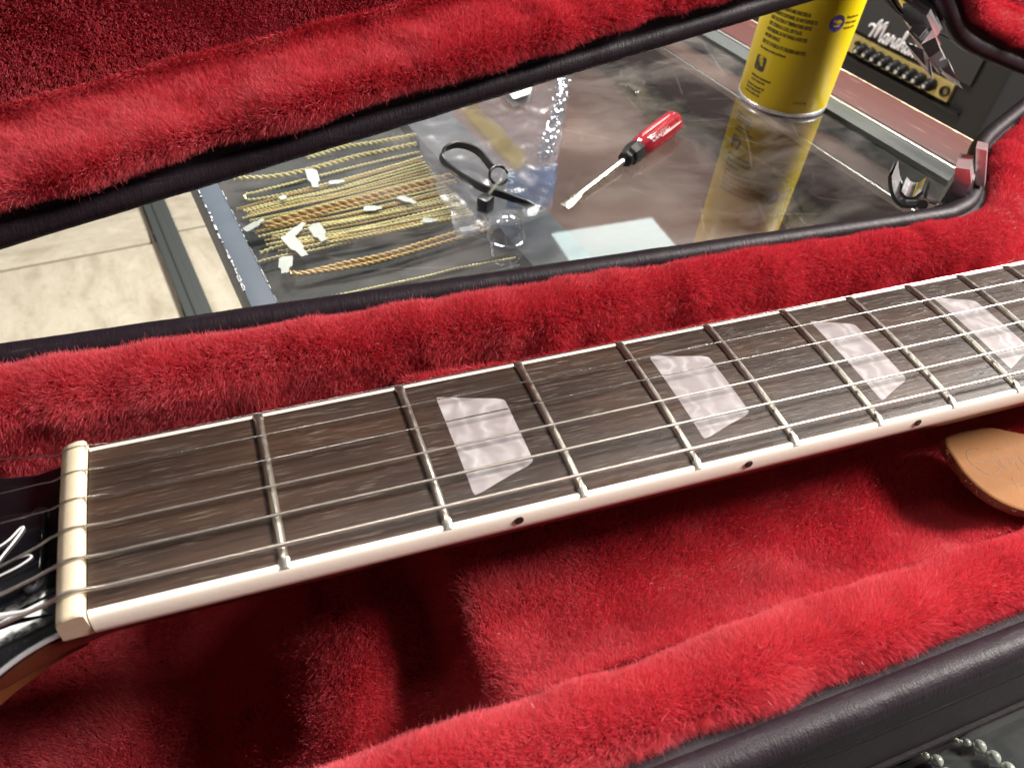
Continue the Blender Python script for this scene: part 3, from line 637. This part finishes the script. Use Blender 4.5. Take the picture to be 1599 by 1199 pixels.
TG = np.gradient(PATH, axis=0); TG /= np.linalg.norm(TG, axis=1)[:, None]; NIN = np.stack([TG[:, 1], -TG[:, 0]], 1)   # inward
# smooth the normals a little
for _ in range(6): NIN[1:-1] = (NIN[:-2]+NIN[1:-1]*2+NIN[2:])/4
NIN /= np.linalg.norm(NIN, axis=1)[:, None]
def sweep(prof):
    """prof: function (path index arrays) -> list of (d, z) arrays"""
    rows_ = []
    for dd, zz in prof: rows_.append(np.concatenate([PATH+NIN*np.broadcast_to(dd, (len(PATH),))[:, None], np.broadcast_to(zz, (len(PATH),))[:, None]], 1))
    return np.stack(rows_, 1)
def zfloor(x, y=0): return np.where(np.asarray(x) < 300, -93+37*sstep(-12, 48, np.asarray(x)+3*np.sin(np.asarray(y)*.09))+16*sstep(66, 76, np.asarray(x)+1.5*np.sin(np.asarray(y)*.09)), -40)+0*np.asarray(y)  # left end slopes deeper, a shape added so shade gathers there
TH = math.radians(87.5); HA = np.array([1, .15, 0])/np.hypot(1, .15); HO = np.array([0, 100., ZR])
def lidmap(P):
    v = np.asarray(P, float)-HO; th = -TH
    return HO+v*math.cos(th)+np.cross(HA, v)*math.sin(th)+(v@HA)[..., None]*HA*(1-math.cos(th))
def outer_shell(z_bot, sgn=1):
    z = lambda q: ZR+sgn*q
    return [(-2.2, z_bot), (-1.5, z(-44)), (-.6, z(-26)), (.6, z(-17)), (.9, z(-9)), (1.5, z(-3)), (3, z(-1.8)), (6, z(-2.6)), (12.5, z(-3.4)), (14, z(-5))]
def gcheck(G): return G
G = sweep(outer_shell(-99)); base = part('case_base', MB().grid(G-CO), M['leather'], case)
part('bottom_panel', MB().prism([tuple(q) for q in (PATH[::6]-NIN[::6]*2.0)-CO[:2]], 0, 3), M['leather'], base, smooth=False)
def roll_noise(P): return .10*vnoise(P, .12, 3)+.07*vnoise(P, .6, 4)
def piping(mapf, zoff):
    pp = np.c_[PATH+NIN*2.4, np.full(len(PATH), ZR+zoff)]; r = 3.9+roll_noise(pp)
    mb = MB().tube(pp, r, 14); V = mapf(np.array(mb.v)); mb.v = [tuple(q) for q in V]; return mb
part('piping', piping(lambda P: P-CO, -3.2), M['piping'], base)
sb = MB().tube(np.c_[PATH+NIN*-.2, np.full(len(PATH), -46.)]-CO, 1.0, 6); sb.tube(np.c_[PATH-NIN*2.4, np.full(len(PATH), -94.)]-CO, 1.7, 8)
part('seam_bead', sb, M['leather'], base)
# lining of the base
zf = zfloor(PATH[:, 0], PATH[:, 1])
prof = [(11, ZR-4), (11.4, ZR-1.8), (13.0, ZR-.6), (15.8, ZR-.1), (18, ZR-.3), (20.4, ZR-1.2), (22.4, ZR-3), (24, ZR-5.5)]
prof += [(24+3.4*q, ZR-5.5+(zf-ZR+5.5)*q) for q in (.12, .25, .4, .55, .7, .85, .95)]+[(27.2, zf), (31, zf-.3), (40, zf), (52, zf), (70, zf)]
LB = sweep(prof)
def fluff(G, k=1.0):
    n = np.cross(np.gradient(G, axis=0), np.gradient(G, axis=1)); n /= np.maximum(np.linalg.norm(n, axis=-1), 1e-9)[..., None]
    return G+n*(k*(1.1*vnoise(G, .045, 1)+.7*vnoise(G, .12, 2)))[..., None]
LB = fluff(LB)
part('plush_lining', MB().grid(LB-CO), M['plush'], base)
xs = np.concatenate([np.arange(-212, 20, 4.), np.arange(20, 84, 1.), np.arange(84, 560, 4.)]); hwid = np.interp(xs, [-212, -180, 300, 318, 352, 378, 420, 560], [40, 50, 50, 51, 72, 93, 113, 165])
ys = np.linspace(-1, 1, 50); FG = np.stack([np.stack([xs, y*hwid, zfloor(xs, y*hwid)+.25], 1) for y in ys], 1)
FG[..., 2] += 1.6*vnoise(FG, .03, 8)+.9*vnoise(FG, .09, 9)
FG[..., 2] += np.clip((np.abs(FG[..., 1])-28)/22., 0, 1)**2*9.0*sstep(70, 80, FG[..., 0])
part('plush_floor', MB().grid(FG-CO), M['plush'], base)
# lid
Gl = lidmap(sweep(outer_shell(20, -1))); lid = part('lid', MB().grid(Gl-CO), M['leather'], case)
mb = MB().prism([tuple(q) for q in (PATH[::6]-NIN[::6]*2.0)], 17, 20.5); mb.v = [tuple(q) for q in lidmap(np.array(mb.v))-CO]; part('lid_panel', mb, M['leather'], lid, smooth=False)
part('piping', piping(lambda P: lidmap(P)-CO, 3.2), M['piping'], lid)
profl = [(12.2, ZR+4), (12.3, ZR+1.8), (13.2, ZR+.6), (14.7, ZR+.9), (16.0, ZR+1.9), (16.8, ZR+3.3), (17.1, ZR+5), (17.1, ZR+9), (17.1, ZR+15), (17.2, ZR+21), (17.6, ZR+24), (19.5, ZR+27), (23, ZR+28.7), (32, ZR+29), (44, ZR+29), (58, ZR+29), (72, ZR+29)]
LL = fluff(lidmap(sweep(profl)), .9)
part('plush_lining', MB().grid(LL-CO), M['plush'], lid)
xs2 = np.arange(-212, 560, 6.); hw2 = np.interp(xs2, [-212, -180, 300, 318, 352, 378, 420, 560], [40, 58, 60, 61, 80, 100, 122, 176])
FL = np.stack([np.stack([xs2, y*hw2, np.full_like(xs2, ZR+29.3)], 1) for y in np.linspace(-1, 1, 44)], 1); FL[..., 2] += 1.2*vnoise(FL, .03, 5)
FL = lidmap(FL); part('plush_panel', MB().grid(FL-CO), M['plush'], lid)

# ---- plush pile as hair curves
def fur(name, G, parent, length, dens=1.0, flip=False, lay=(0, 0, 0), stand=.75, margin=230, seed=0, mask=None, stray=.02, nap=.33):
    r = np.random.default_rng(100+seed); n_, m_ = G.shape[:2]
    A, B_, C_, D_ = G[:-1, :-1].reshape(-1, 3), G[1:, :-1].reshape(-1, 3), G[1:, 1:].reshape(-1, 3), G[:-1, 1:].reshape(-1, 3)
    nq = np.cross(C_-A, D_-B_); ar = np.linalg.norm(nq, axis=1)/2
    nn = np.cross(np.gradient(G, axis=0), np.gradient(G, axis=1)); nn /= np.maximum(np.linalg.norm(nn, axis=-1), 1e-9)[..., None]
    if flip: nn = -nn
    cen = (A+B_+C_+D_)/4; u, v, z = proj(cen); ok = (z > 20) & (u > -margin) & (u < PW+margin) & (v > -margin) & (v < PH+margin)
    if mask is not None: ok &= mask(cen)
    ppm = PF/np.maximum(z, 30)*.64
    cnt = r.poisson(np.where(ok, ar*np.minimum(ppm, 4.6)**2*1.3*dens, 0)); idx = np.repeat(np.arange(len(cnt)), cnt); k = len(idx)
    if k == 0: return
    a, b = r.random(k)[:, None], r.random(k)[:, None]
    W = [(1-a)*(1-b), a*(1-b), a*b, (1-a)*b]
    P = A[idx]*W[0]+B_[idx]*W[1]+C_[idx]*W[2]+D_[idx]*W[3]
    nA, nB, nC, nD = nn[:-1, :-1].reshape(-1, 3), nn[1:, :-1].reshape(-1, 3), nn[1:, 1:].reshape(-1, 3), nn[:-1, 1:].reshape(-1, 3)
    N = nA[idx]*W[0]+nB[idx]*W[1]+nC[idx]*W[2]+nD[idx]*W[3]; N /= np.maximum(np.linalg.norm(N, axis=1), 1e-9)[:, None]
    t1 = np.stack([vnoise(P, .05, 11+seed), vnoise(P, .05, 21+seed), vnoise(P, .05, 31+seed)], 1)*nap+np.stack([vnoise(P, .16, 41+seed), vnoise(P, .16, 51+seed), vnoise(P, .16, 61+seed)], 1)*.22+r.normal(0, .36, (k, 3))+np.array(lay)
    t1 -= N*np.sum(t1*N, 1)[:, None]
    L_ = length*(.72+.38*r.random(k))*(1+.22*vnoise(P, .11, 71)); L_ *= np.where(r.random(k) < stray, 1.35, 1.0)
    tip = N*stand+t1*.62; tip /= np.linalg.norm(tip, axis=1)[:, None]; tip = P+tip*L_[:, None]
    # tufts: pull the tips together
    cs = 1.7; key = np.floor((P+1.2*np.stack([vnoise(P, .5, 81), vnoise(P, .5, 82), vnoise(P, .5, 83)], 1))/cs).astype(np.int64)
    h = ((key[:, 0]+4000)*10000+key[:, 1]+4000)*10000+key[:, 2]+4000; _, inv = np.unique(h, return_inverse=True)
    c0 = np.bincount(inv); ct_ = np.stack([np.bincount(inv, tip[:, j])/c0 for j in range(3)], 1)
    tip = tip*.86+ct_[inv]*.14+r.normal(0, .12, (k, 3))
    mid1 = P+N*(L_*.36)[:, None]+(tip-P)*.10; mid2 = P*.34+tip*.66+N*(L_*.10)[:, None]
    npt = 4; pos = np.stack([P-N*.4, mid1, mid2, tip], 1).astype(np.float32)-CO.astype(np.float32)
    z = proj(P)[2]; rad = np.clip(.17/(PF/np.maximum(z, 30)*.64)*.88, .026, .12)
    hc = bpy.data.hair_curves.new(name); hc.add_curves([npt]*k)
    hc.attributes['position'].data.foreach_set('vector', pos.ravel())
    at_ = hc.attributes.get('radius') or hc.attributes.new('radius', 'FLOAT', 'POINT')
    at_.data.foreach_set('value', (rad[:, None]*np.array([1., .95, .75, .25])[None]).astype(np.float32).ravel())
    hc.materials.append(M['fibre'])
    o = bpy.data.objects.new(name, hc); COL.objects.link(o); o.parent = parent; o['kind'] = 'stuff'
    return k
far = lambda c: (c[:, 1] > 0)
nh = []
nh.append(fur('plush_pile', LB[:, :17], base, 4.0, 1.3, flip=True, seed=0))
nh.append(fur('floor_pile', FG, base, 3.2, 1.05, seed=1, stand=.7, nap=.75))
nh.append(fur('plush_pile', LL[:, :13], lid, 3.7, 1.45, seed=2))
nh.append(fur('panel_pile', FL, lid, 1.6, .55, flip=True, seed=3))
# lint: a few pale fibres caught in the pile
rl = np.random.default_rng(9); kl = 34; b0 = np.stack([rl.uniform(75, 240, kl), rl.uniform(-74, -20, kl), np.full(kl, -40.)], 1); b0[:, 2] = np.where(b0[:, 1] < -56, ZR+3.5, -36.0)
dl = rl.normal(0, 1, (kl, 3))*np.array([1, 1, .25]); dl /= np.linalg.norm(dl, axis=1)[:, None]; ll = rl.uniform(.25, .9, kl)[:, None]
hc = bpy.data.hair_curves.new('lint'); hc.add_curves([3]*kl)
hc.attributes['position'].data.foreach_set('vector', (np.stack([b0, b0+dl*ll*.5+rl.normal(0, .15, (kl, 3)), b0+dl*ll], 1)-CO).astype(np.float32).ravel())
hc.attributes.new('radius', 'FLOAT', 'POINT').data.foreach_set('value', np.full(kl*3, .035, np.float32))
M['lint'] = simple('lint', (.55, .34, .33), .8); hc.materials.append(M['lint'])
lo_ = bpy.data.objects.new('lint', hc); COL.objects.link(lo_); lo_.parent = base; lo_['kind'] = 'stuff'
print('hairs', nh)

# ---- latches (chrome), seen along the wall they are fixed to: profiles are drawn in the plane across the wall
def latch_frame(x):
    i = int(np.argmin(np.abs(PATH[:, 0]-x)+(PATH[:, 1] < 0)*1e4)); return PATH[i], TG[i], -NIN[i]
def slab(poly, n, w_, off=0, bev=1.3):
    P = np.array(poly); n = np.array(n); c = P.mean(0); a_ = P[0]-c; a_ /= np.linalg.norm(a_); b_ = np.cross(n, a_)
    q = [((p-c)@a_, (p-c)@b_) for p in P]
    mb = MB().prism(q, -w_/2+off, w_/2+off, bev); return mb.xf(np.stack([a_, b_, n], 1), c)
def sheet(path, n, w_, th=.9, off=0):
    P = spline(np.array(path), 8); n = np.array(n); T = np.gradient(P, axis=0); T /= np.linalg.norm(T, axis=1)[:, None]; N = np.cross(T, n)
    ring = [P+n*(off-w_/2)+N*th, P+n*(off+w_/2)+N*th, P+n*(off+w_/2)-N*th, P+n*(off-w_/2)-N*th]
    return MB().grid(np.stack(ring, 1), closed_v=True).grid(np.stack([ring[0][[0, -1]], ring[1][[0, -1]], ring[2][[0, -1]], ring[3][[0, -1]]], 1)[:, [0, 1, 2, 3]].reshape(2, 2, 2, 3)[0])
p, tg_, n_ = latch_frame(338.)
PN = np.array([*tg_, 0]); PO = np.array([*(p+n_*9), ZR])
def bp(pxs, off=0): return [hit(u, v, PN, PO+PN*off) for u, v in pxs]
def cp_(name, mb, par, **k): return part(name, mb.xf(t=-CO), M['chrome'], par, angle=30, **k)
lt = cp_('latch', slab(bp([(1524, 231), (1541, 235), (1537, 292), (1523, 288)]), PN, 9, 4), case, label='chrome draw latch on the far side of the case base')
cp_('latch_lever', slab(bp([(1497, 258), (1520, 264), (1504, 322), (1462, 316)]), PN, 14, -6), lt)
cp_('lever_flange', slab(bp([(1519, 262), (1524, 270), (1512, 322), (1503, 322)]), PN, 9, -4), lt)
cp_('lever_head', slab(bp([(1498, 241), (1520, 244), (1522, 266), (1495, 262)]), PN, 16, -6), lt)
cp_('latch_hook', sheet(bp([(1397, 257), (1398, 272), (1402, 288), (1411, 300), (1424, 304), (1440, 302), (1450, 291)]), PN, 17, .8, -4), lt)
cp_('hook_rib', sheet(bp([(1412, 283), (1420, 291), (1434, 292), (1447, 283)]), PN, 15, .7, -4), lt)
cp_('latch_wire', MB().tube(spline(bp([(1409, 324), (1408, 315), (1414, 309), (1432, 309), (1452, 315), (1470, 318)], -8), 8), 1.0, 8).tube(spline(bp([(1409, 324), (1408, 315), (1414, 309), (1432, 309), (1452, 315), (1470, 318)], 4), 8), 1.0, 8), lt)
cp_('latch_arm', slab(bp([(1424, 345), (1434, 316), (1441, 311), (1450, 315), (1452, 324), (1440, 345)]), PN, 5, -10), lt)
for u, v in ((1441, 318), (1467, 326)): cp_('rivet', slab([hit(u, v, PN, PO-PN*13)+2.3*(math.cos(q)*np.array([0, 0, 1.])+math.sin(q)*np.array([*n_, 0])) for q in np.linspace(0, 2*np.pi, 16, endpoint=False)], PN, 2.5, 0, .6), lt)
cp_('latch_bracket', slab(bp([(1462, 316), (1480, 320), (1478, 340), (1452, 344)]), PN, 12, -5), lt)
p2, tg2, n2 = latch_frame(352.)
Q = lidmap(np.array([[*p2, ZR], [*(p2+tg2), ZR], [*(p2+n2*8), ZR]])); PN2 = Q[1]-Q[0]; PO2 = Q[2]
def bp2(pxs, off=0): return [hit(u, v, PN2, PO2+PN2*off) for u, v in pxs]
l2 = cp_('latch_catch', slab(bp2([(1416, 14), (1456, 44), (1464, 61), (1428, 53), (1417, 42)]), PN2, 14, 0), case, label='chrome latch catch on the lid edge')
cp_('catch_bar', slab(bp2([(1409, 13), (1413, 9), (1461, 41), (1457, 46)]), PN2, 20, -2), l2)
cp_('catch_bar', slab(bp2([(1414, 7), (1418, 4), (1464, 35), (1461, 40)]), PN2, 20, -2), l2)
cp_('catch_plate', slab(bp2([(1420, 2), (1440, -4), (1462, 14), (1464, 32)]), PN2, 12, 4), l2)
cp_('catch_box', slab(bp2([(1428, 66), (1436, 55), (1465, 62), (1447, 86)]), PN2, 16, -2), l2)
cp_('catch_window', slab(bp2([(1434, 67), (1438, 60), (1458, 64), (1446, 78)]), PN2, 2, -11), l2)
cp_('catch_foot', slab(bp2([(1419, 76), (1446, 87), (1450, 113)]), PN2, 16, 2), l2)
cp_('catch_block', slab(bp2([(1447, 86), (1469, 75), (1477, 95), (1460, 107)]), PN2, 18, -1), l2)
cp_('catch_blade', slab(bp2([(1462, 104), (1482, 96), (1488, 112), (1500, 132), (1478, 118)]), PN2, 10, 2), l2)

# ================================================================== GUITAR
SC = 628.65
def fx(n): return SC*(1-2**(-n/12))
def hw(x): return 20.5+4.58*x/fx(12)
RAD = 305.
def arc(y): return -(RAD-np.sqrt(RAD*RAD-np.asarray(y, float)**2))
gt = thing('guitar', 'electric guitar neck with rosewood fretboard and pearl trapezoid inlays lying in the plush case', 'guitar', 'g', (0, 0, -30))
GO = np.array([0, 0, -30.])
def gp_(name, mb, m, parent=None, **k): return part(name, mb.xf(t=-GO), m, parent or gt, **k)
XE = 480.
xs = np.linspace(.3, XE, 60); yy = np.linspace(-1, 1, 25)
FBT = np.stack([np.stack([xs, y*(hw(xs)-1.5), arc(y*(hw(xs)-1.5))], 1) for y in yy], 1)
fbm = MB().grid(FBT); fbl = FBT.copy(); fbl[..., 2] = -6.0; fbm.grid(fbl, flip=True)
for e in (0, -1): fbm.grid(np.stack([FBT[e], fbl[e]], 0))
fb = gp_('fretboard', fbm, M['rosewood'])
bd = MB()
for sg in (-1, 1):
    rowsb = []
    for (dy, z) in [(-1.5, .0), (-1.0, .03), (-.55, -.08), (-.22, -.42), (.0, -.95), (.32, -2.6), (.62, -4.4), (.66, -5.5), (.3, -6.0), (-1.5, -6.0)]:
        rowsb.append(np.stack([xs, sg*(hw(xs)+dy), arc(hw(xs)-1.5)+z if z > -2 else np.full_like(xs, z)], 1))
    bd.grid(np.stack(rowsb, 0), flip=sg > 0)
gp_('binding', bd, M['binding'])
dm = MB().lathe([(1.05, 0), (1.05, .25), (.02, .28)], 20)
for n in (3, 5, 7, 9, 12):
    x = (fx(n)+fx(n-1))/2
    for q in ((0,) if n != 12 else (-4, 4)):
        o = gp_('side_dot', MB().add(np.array(dm.v) @ rotx(math.pi/2-.165).T+np.array([x+q, -hw(x)-.34, -2.9]), dm.f), M['dark_dot'])
for n, x0, x1, yl, yr in [(3, 76.2, 92.2, 15.2, 10.2), (5, 135.1, 151.2, 15.0, 10.6), (7, 189.3, 202.0, 16.4, 11.6), (9, 236.4, 249.5, 16.3, 11.2), (12, 300, 310, 17, 12)]:
    u_ = np.linspace(0, 1, 9); v_ = np.linspace(-1, 1, 33); g_ = np.zeros((9, 33, 3))
    for i, a in enumerate(u_):
        half_ = (yl+(yr-yl)*a-.25*math.sin(math.pi*a))-(0.4 if i == 0 else 0)-(.35 if i == 8 else 0)
        for j, b in enumerate(v_): g_[i, j] = (x0+(x1-x0)*a+(0.25 if i == 0 and j in (0, 32) else 0)-(.3 if i == 8 and j in (0, 32) else 0), b*half_, float(arc(b*half_))+.035)
    lo = g_.copy(); lo[..., 2] -= .8
    mb = MB().grid(g_); ring = np.concatenate([g_[:, 0], g_[-1, 1:], g_[-2::-1, -1], g_[0, -2:0:-1]]); rl = ring.copy(); rl[:, 2] -= .8
    mb.grid(np.stack([ring, rl], 0), closed_v=True)
    gp_('inlay', mb, M['pearloid'])
# frets
cs_ = [(-1.02, -.15), (-1.0, .15), (-.8, .6), (-.48, .92), (0, 1.05), (.48, .92), (.8, .6), (1.0, .15), (1.02, -.15)]
for n in range(1, 18):
    x = fx(n); h_ = hw(x); yv = np.r_[-h_+.25, -h_+.5, -h_+2.3, np.linspace(-h_+2.6, h_-2.6, 30), h_-2.3, h_-.5, h_-.25]
    sc = np.r_[.12, .2, .97, np.ones(30), .97, .2, .12]
    wd_ = np.r_[.9, 1.0, 1.18, np.ones(30), 1.18, 1.0, .9]
    Gf = np.stack([np.stack([x+c_[0]*wd_, yv, arc(np.clip(yv, -h_+1.5, h_-1.5))+np.where(c_[1] > 0, c_[1]*sc, c_[1])], 1) for c_ in cs_], 1)
    mb = MB().grid(Gf, flip=True); o0 = len(mb.v); m_ = len(cs_)
    mb.f += [tuple(range(m_)), tuple(range((len(yv)-1)*m_, len(yv)*m_))[::-1]]; mb.mi += [0, 0]
    gp_('fret', mb, M['fret'], angle=28)
    # grime lines beside the fret are part of the board
nutp = [(0, -6), (0, 1.75), (-.5, 2.15), (-1.6, 2.2), (-3.2, 1.75), (-4.6, .9), (-5.1, -.2), (-5.2, -6)]
yv = np.r_[-20.9, -20.6, np.linspace(-20, 20, 41), 20.6, 20.9]; dz = np.r_[-.5, -.1, np.zeros(41), -.1, -.6]
ny = [18.9, 12.0, 4.8, -2.2, -9.3, -16.2]; gauges = [.26, .32, .40, .56, .74, .96]
def nutcut(y):
    return 0.0
Gn = np.stack([np.stack([np.full_like(yv, q[0])*(1 if q[1] < -3 else .97), yv, np.where(q[1] > -3, q[1]+arc(yv)*.8+dz, q[1])], 1) for q in nutp], 1)
mb = MB().grid(Gn)
mb.f += [tuple(range(len(nutp)))[::-1], tuple(range((len(yv)-1)*len(nutp), len(yv)*len(nutp)))]; mb.mi += [0, 0]
nut = gp_('nut', mb, M['bone'])
for y, g_ in zip(ny, gauges):
    q = np.array([(-4.5, y, .95), (-3.2, y, 1.72), (-1.6, y, 2.16), (-.5, y, 2.12), (.03, y, 1.7), (.05, y, 1.0)]); q[:, 2] += float(arc(y))*.8+.03
    part('nut_slot', MB().tube(spline(q, 5)-GO, g_*.5+.04, 8), M['slot'], nut)
# neck and headstock
sec = []
TA = math.radians(14)
for x in np.concatenate([np.linspace(-40, -6, 10), np.linspace(-4, 40, 8), np.linspace(60, 400, 14)]):
    if x < 0: zt = -5.8+min(0, (x+4))*math.tan(TA); w_ = 20.4+max(0, (-x-6))**1.25*.12; dp = 15+2.5*math.exp(-((x+14)/9)**2)
    else: zt = -5.95; w_ = hw(x)-1.0; dp = 14.5+x*.008
    a = np.linspace(0, np.pi, 17); sec.append([(x, -w_*math.cos(q), zt-dp*math.sin(q)**.85) for q in a])
sec = np.array(sec); nk = MB().grid(sec); nk.grid(np.stack([sec[:, 0], sec[:, -1]], 1), flip=True)
gp_('neck', nk, M['neck'])
Hs = roty(-TA)           # headstock plane tilts down away from the nut
out_ = [(0, -19.9), (-3.5, -20.4), (-8, -21.6), (-14, -24.4), (-22, -29), (-34, -34.5), (-60, -39), (-110, -42), (-165, -44), (-182, -30), (-178, 0), (-182, 30), (-165, 44), (-110, 42), (-60, 38), (-34, 32), (-22, 27), (-12, 21.5), (-6, 19.6), (0, 19.5)]
hs = MB().prism(out_, -2.6, 0, 1.0); hsx = lambda mb: mb.xf(Hs, (-5.1, 0, -3.4))
head = gp_('headstock', hsx(hs), M['gloss_black'], angle=50)
part('headstock_wood', hsx(MB().prism([(x*.985-2, y*.86) for x, y in out_], -13, -2.6)).xf(t=-GO), M['neck'], head)
bv = np.array([(x, y, -.9) for x, y in out_[:6]]); 
part('edge_glint', hsx(MB().tube(spline(bv+np.array([0, -.25, 0]), 8), .55, 8)).xf(t=-GO), M['chrome'], head)  # chrome line in place of the reflection along the glossy near edge
tc = [(-3, -7.5), (-3, 7.5), (-10, 9.5), (-22, 11), (-40, 8), (-52, 3), (-54, 0), (-52, -3), (-40, -8), (-22, -11), (-10, -9.5)]
trc = part('truss_rod_cover', hsx(MB().prism([(x, y) for x, y in np.array(tc)[::-1]], .02, 1.7, .6)).xf(t=-GO), M['gloss_black'], head)
for q in (7.4, -8.0):
    part('screw', hsx(MB().lathe([(2.3, 0), (2.1, .5), (1.0, .8), (.05, .6)], 18).xf(t=(-5.0, q, .05))).xf(t=-GO), M['screw'], head)
def hpx(u, v, lift=2.0):
    nrm = np.array([-math.sin(TA), 0, math.cos(TA)]); return hit(u, v, nrm, np.array([-5.1, 0, -3.4])+nrm*lift)
lgm = MB()
for st, r in [([(-40, 872), (-15, 861), (12, 844), (30, 826), (36, 822), (35, 827), (22, 845), (8, 862), (-10, 885)], .2), ([(-40, 900), (-10, 888), (20, 874), (42, 867), (49, 868), (44, 874), (25, 886), (-5, 901), (-40, 920)], .2)]:
    lgm.tube(spline([hpx(u, v) for u, v in st], 8), r, 6)
lgm.tube(spline([hpx(u, v) for u, v in [(-40, 975), (0, 962), (35, 955), (68, 948)]], 8), np.linspace(.95, .12, 25), 6)  # tapering white wedge beside the script strokes
part('script_logo', lgm.xf(t=-GO), M['white_print'], head, label='white outlined script and tapering white wedge on the headstock')
# strings
yb = [20.2, 12.5, 5.0, -2.8, -10.7, -18.4]; lx = [(-17.2, 23.), (-16.5, 13.6), (-16., 6.), (-15.2, -4.3), (-14.8, -10.6), (-14.3, -17.)]
for i, (y, g_) in enumerate(zip(ny, gauges)):
    r = g_/2; sl = (yb[i]-y)/150.
    zs = lambda x: float(arc(np.clip(y+sl*x, -21, 21)))+1.5+r+x*.0052
    z0 = 2.2+float(arc(y))*.8
    right = [(x, y+sl*x, zs(x)) for x in np.arange(4, 400, 4.)]
    sl2 = (lx[i][1]-y)/(lx[i][0]+5)
    leftp = [(x, y+sl2*(x+5), -2+(x+16)*.235) for x in np.linspace(-62, -9, 10)]
    core = leftp+[(-6.2, y, z0-1.75+r*.4), (-5.0, y, z0-1.25+r*.5), (-3.4, y, z0-.35+r*.6), (-1.8, y, z0+r*.55), (-.4, y, z0-.02+r*.5)]+right
    P = spline(core, 6)
    if i >= 3:
        dd = np.r_[0, np.cumsum(np.linalg.norm(np.diff(P, axis=0), axis=1))]; pit = {3: .30, 4: .36, 5: .46}[i]
        s2 = np.arange(0, dd[-1], pit/3.); P = np.stack([np.interp(s2, dd, P[:, k]) for k in range(3)], 1)
        rr = r*(1-.045*(.5-.5*np.cos(2*np.pi*s2/pit))); gp_('string', MB().tube(P, rr, 8), M['wound'], angle=80)
    else: gp_('string', MB().tube(P, r, 8), M['plain'], angle=80)

# ================================================================== LEATHER TAG
ZT = -24.
def tp(u, v): return hit(u, v, np.array([0, 0, 1.]), (0, 0, ZT))
outl = [(1476, 683), (1490, 677), (1515, 671), (1548, 667), (1575, 672), (1605, 678), (1660, 690), (1720, 720), (1730, 780), (1680, 815), (1612, 800), (1570, 786), (1535, 765), (1508, 740), (1488, 712), (1478, 696)]
O = np.array([tp(u, v) for u, v in outl]); cen = O.mean(0); Os = spline(np.vstack([O, O[:1]])-cen, 6)[:-1]
tg = thing('leather_tag', 'tan leather tag with embossed script lying on the red plush by the neck', 'leather tag', 'g', (cen[0], cen[1], ZT-3))
ln = MB(); Pd = Os[:, :2]; c0 = Pd*0
nrm = np.gradient(Pd, axis=0); nrm = np.stack([nrm[:, 1], -nrm[:, 0]], 1); nrm /= np.linalg.norm(nrm, axis=1)[:, None]
if np.sum(nrm*Pd) < 0: nrm = -nrm
rg_ = lambda off, z: np.c_[Pd+nrm*off, np.full(len(Pd), z)]
top_ = MB().grid(np.stack([rg_(.0, 2.7), rg_(-.35, 2.95), rg_(-.9, 3.0)], 0), closed_v=True)
top_.add([(*q, 3.0) for q in (Pd-nrm*.9)], [tuple(range(len(Pd)))]); part('leather_face', top_, M['tan_leather'], tg)
rj = np.random.default_rng(5); jit = lambda: rj.normal(0, .14, (len(Pd), 1))
part('leather_edge', MB().grid(np.stack([np.c_[Pd+nrm*(.02+jit()*0), np.full(len(Pd), 2.72)], np.c_[Pd+nrm*(.25+jit()), np.full(len(Pd), 1.9)], np.c_[Pd+nrm*(.3+jit()), np.full(len(Pd), 1.0)], np.c_[Pd+nrm*(.1+jit()), np.full(len(Pd), 0)]], 0), closed_v=True).add([(*q, 0) for q in Pd], [tuple(range(len(Pd)))[::-1]]), M['raw_leather'], tg)
em = MB()
for st in [[(1529, 702), (1522, 700), (1512, 702), (1509, 709), (1513, 719), (1524, 729), (1540, 739), (1552, 740), (1561, 735), (1562, 726), (1555, 719), (1545, 719), (1526, 723)], [(1556, 699), (1559, 702)], [(1560, 716), (1566, 727), (1572, 733)], [(1574, 714), (1579, 725), (1585, 721), (1591, 732)], [(1590, 712), (1599, 724), (1603, 716)], [(1580, 746), (1589, 760)], [(1604, 725), (1612, 735), (1622, 728)]]:
    q = spline([tp(u, v)-cen+np.array([0, 0, 3.0]) for u, v in st], 6); em.tube(q-np.array([0, 0, .05]), .12, 6)
part('embossed_script', em, M['emboss'], tg)
fz = MB()
for k in range(260):
    i = rj.integers(len(Pd)); b0 = np.array([*(Pd[i]+nrm[i]*.2), rj.uniform(.2, 2.6)]); fz.tube(np.array([b0, b0+np.array([*nrm[i], 0])*.35+rj.normal(0, .22, 3), b0+np.array([*nrm[i], 0])*.6+rj.normal(0, .4, 3)]), .045, 3, cap=False)
part('frayed_fibre', fz, M['raw_leather'], tg, stuff=True)
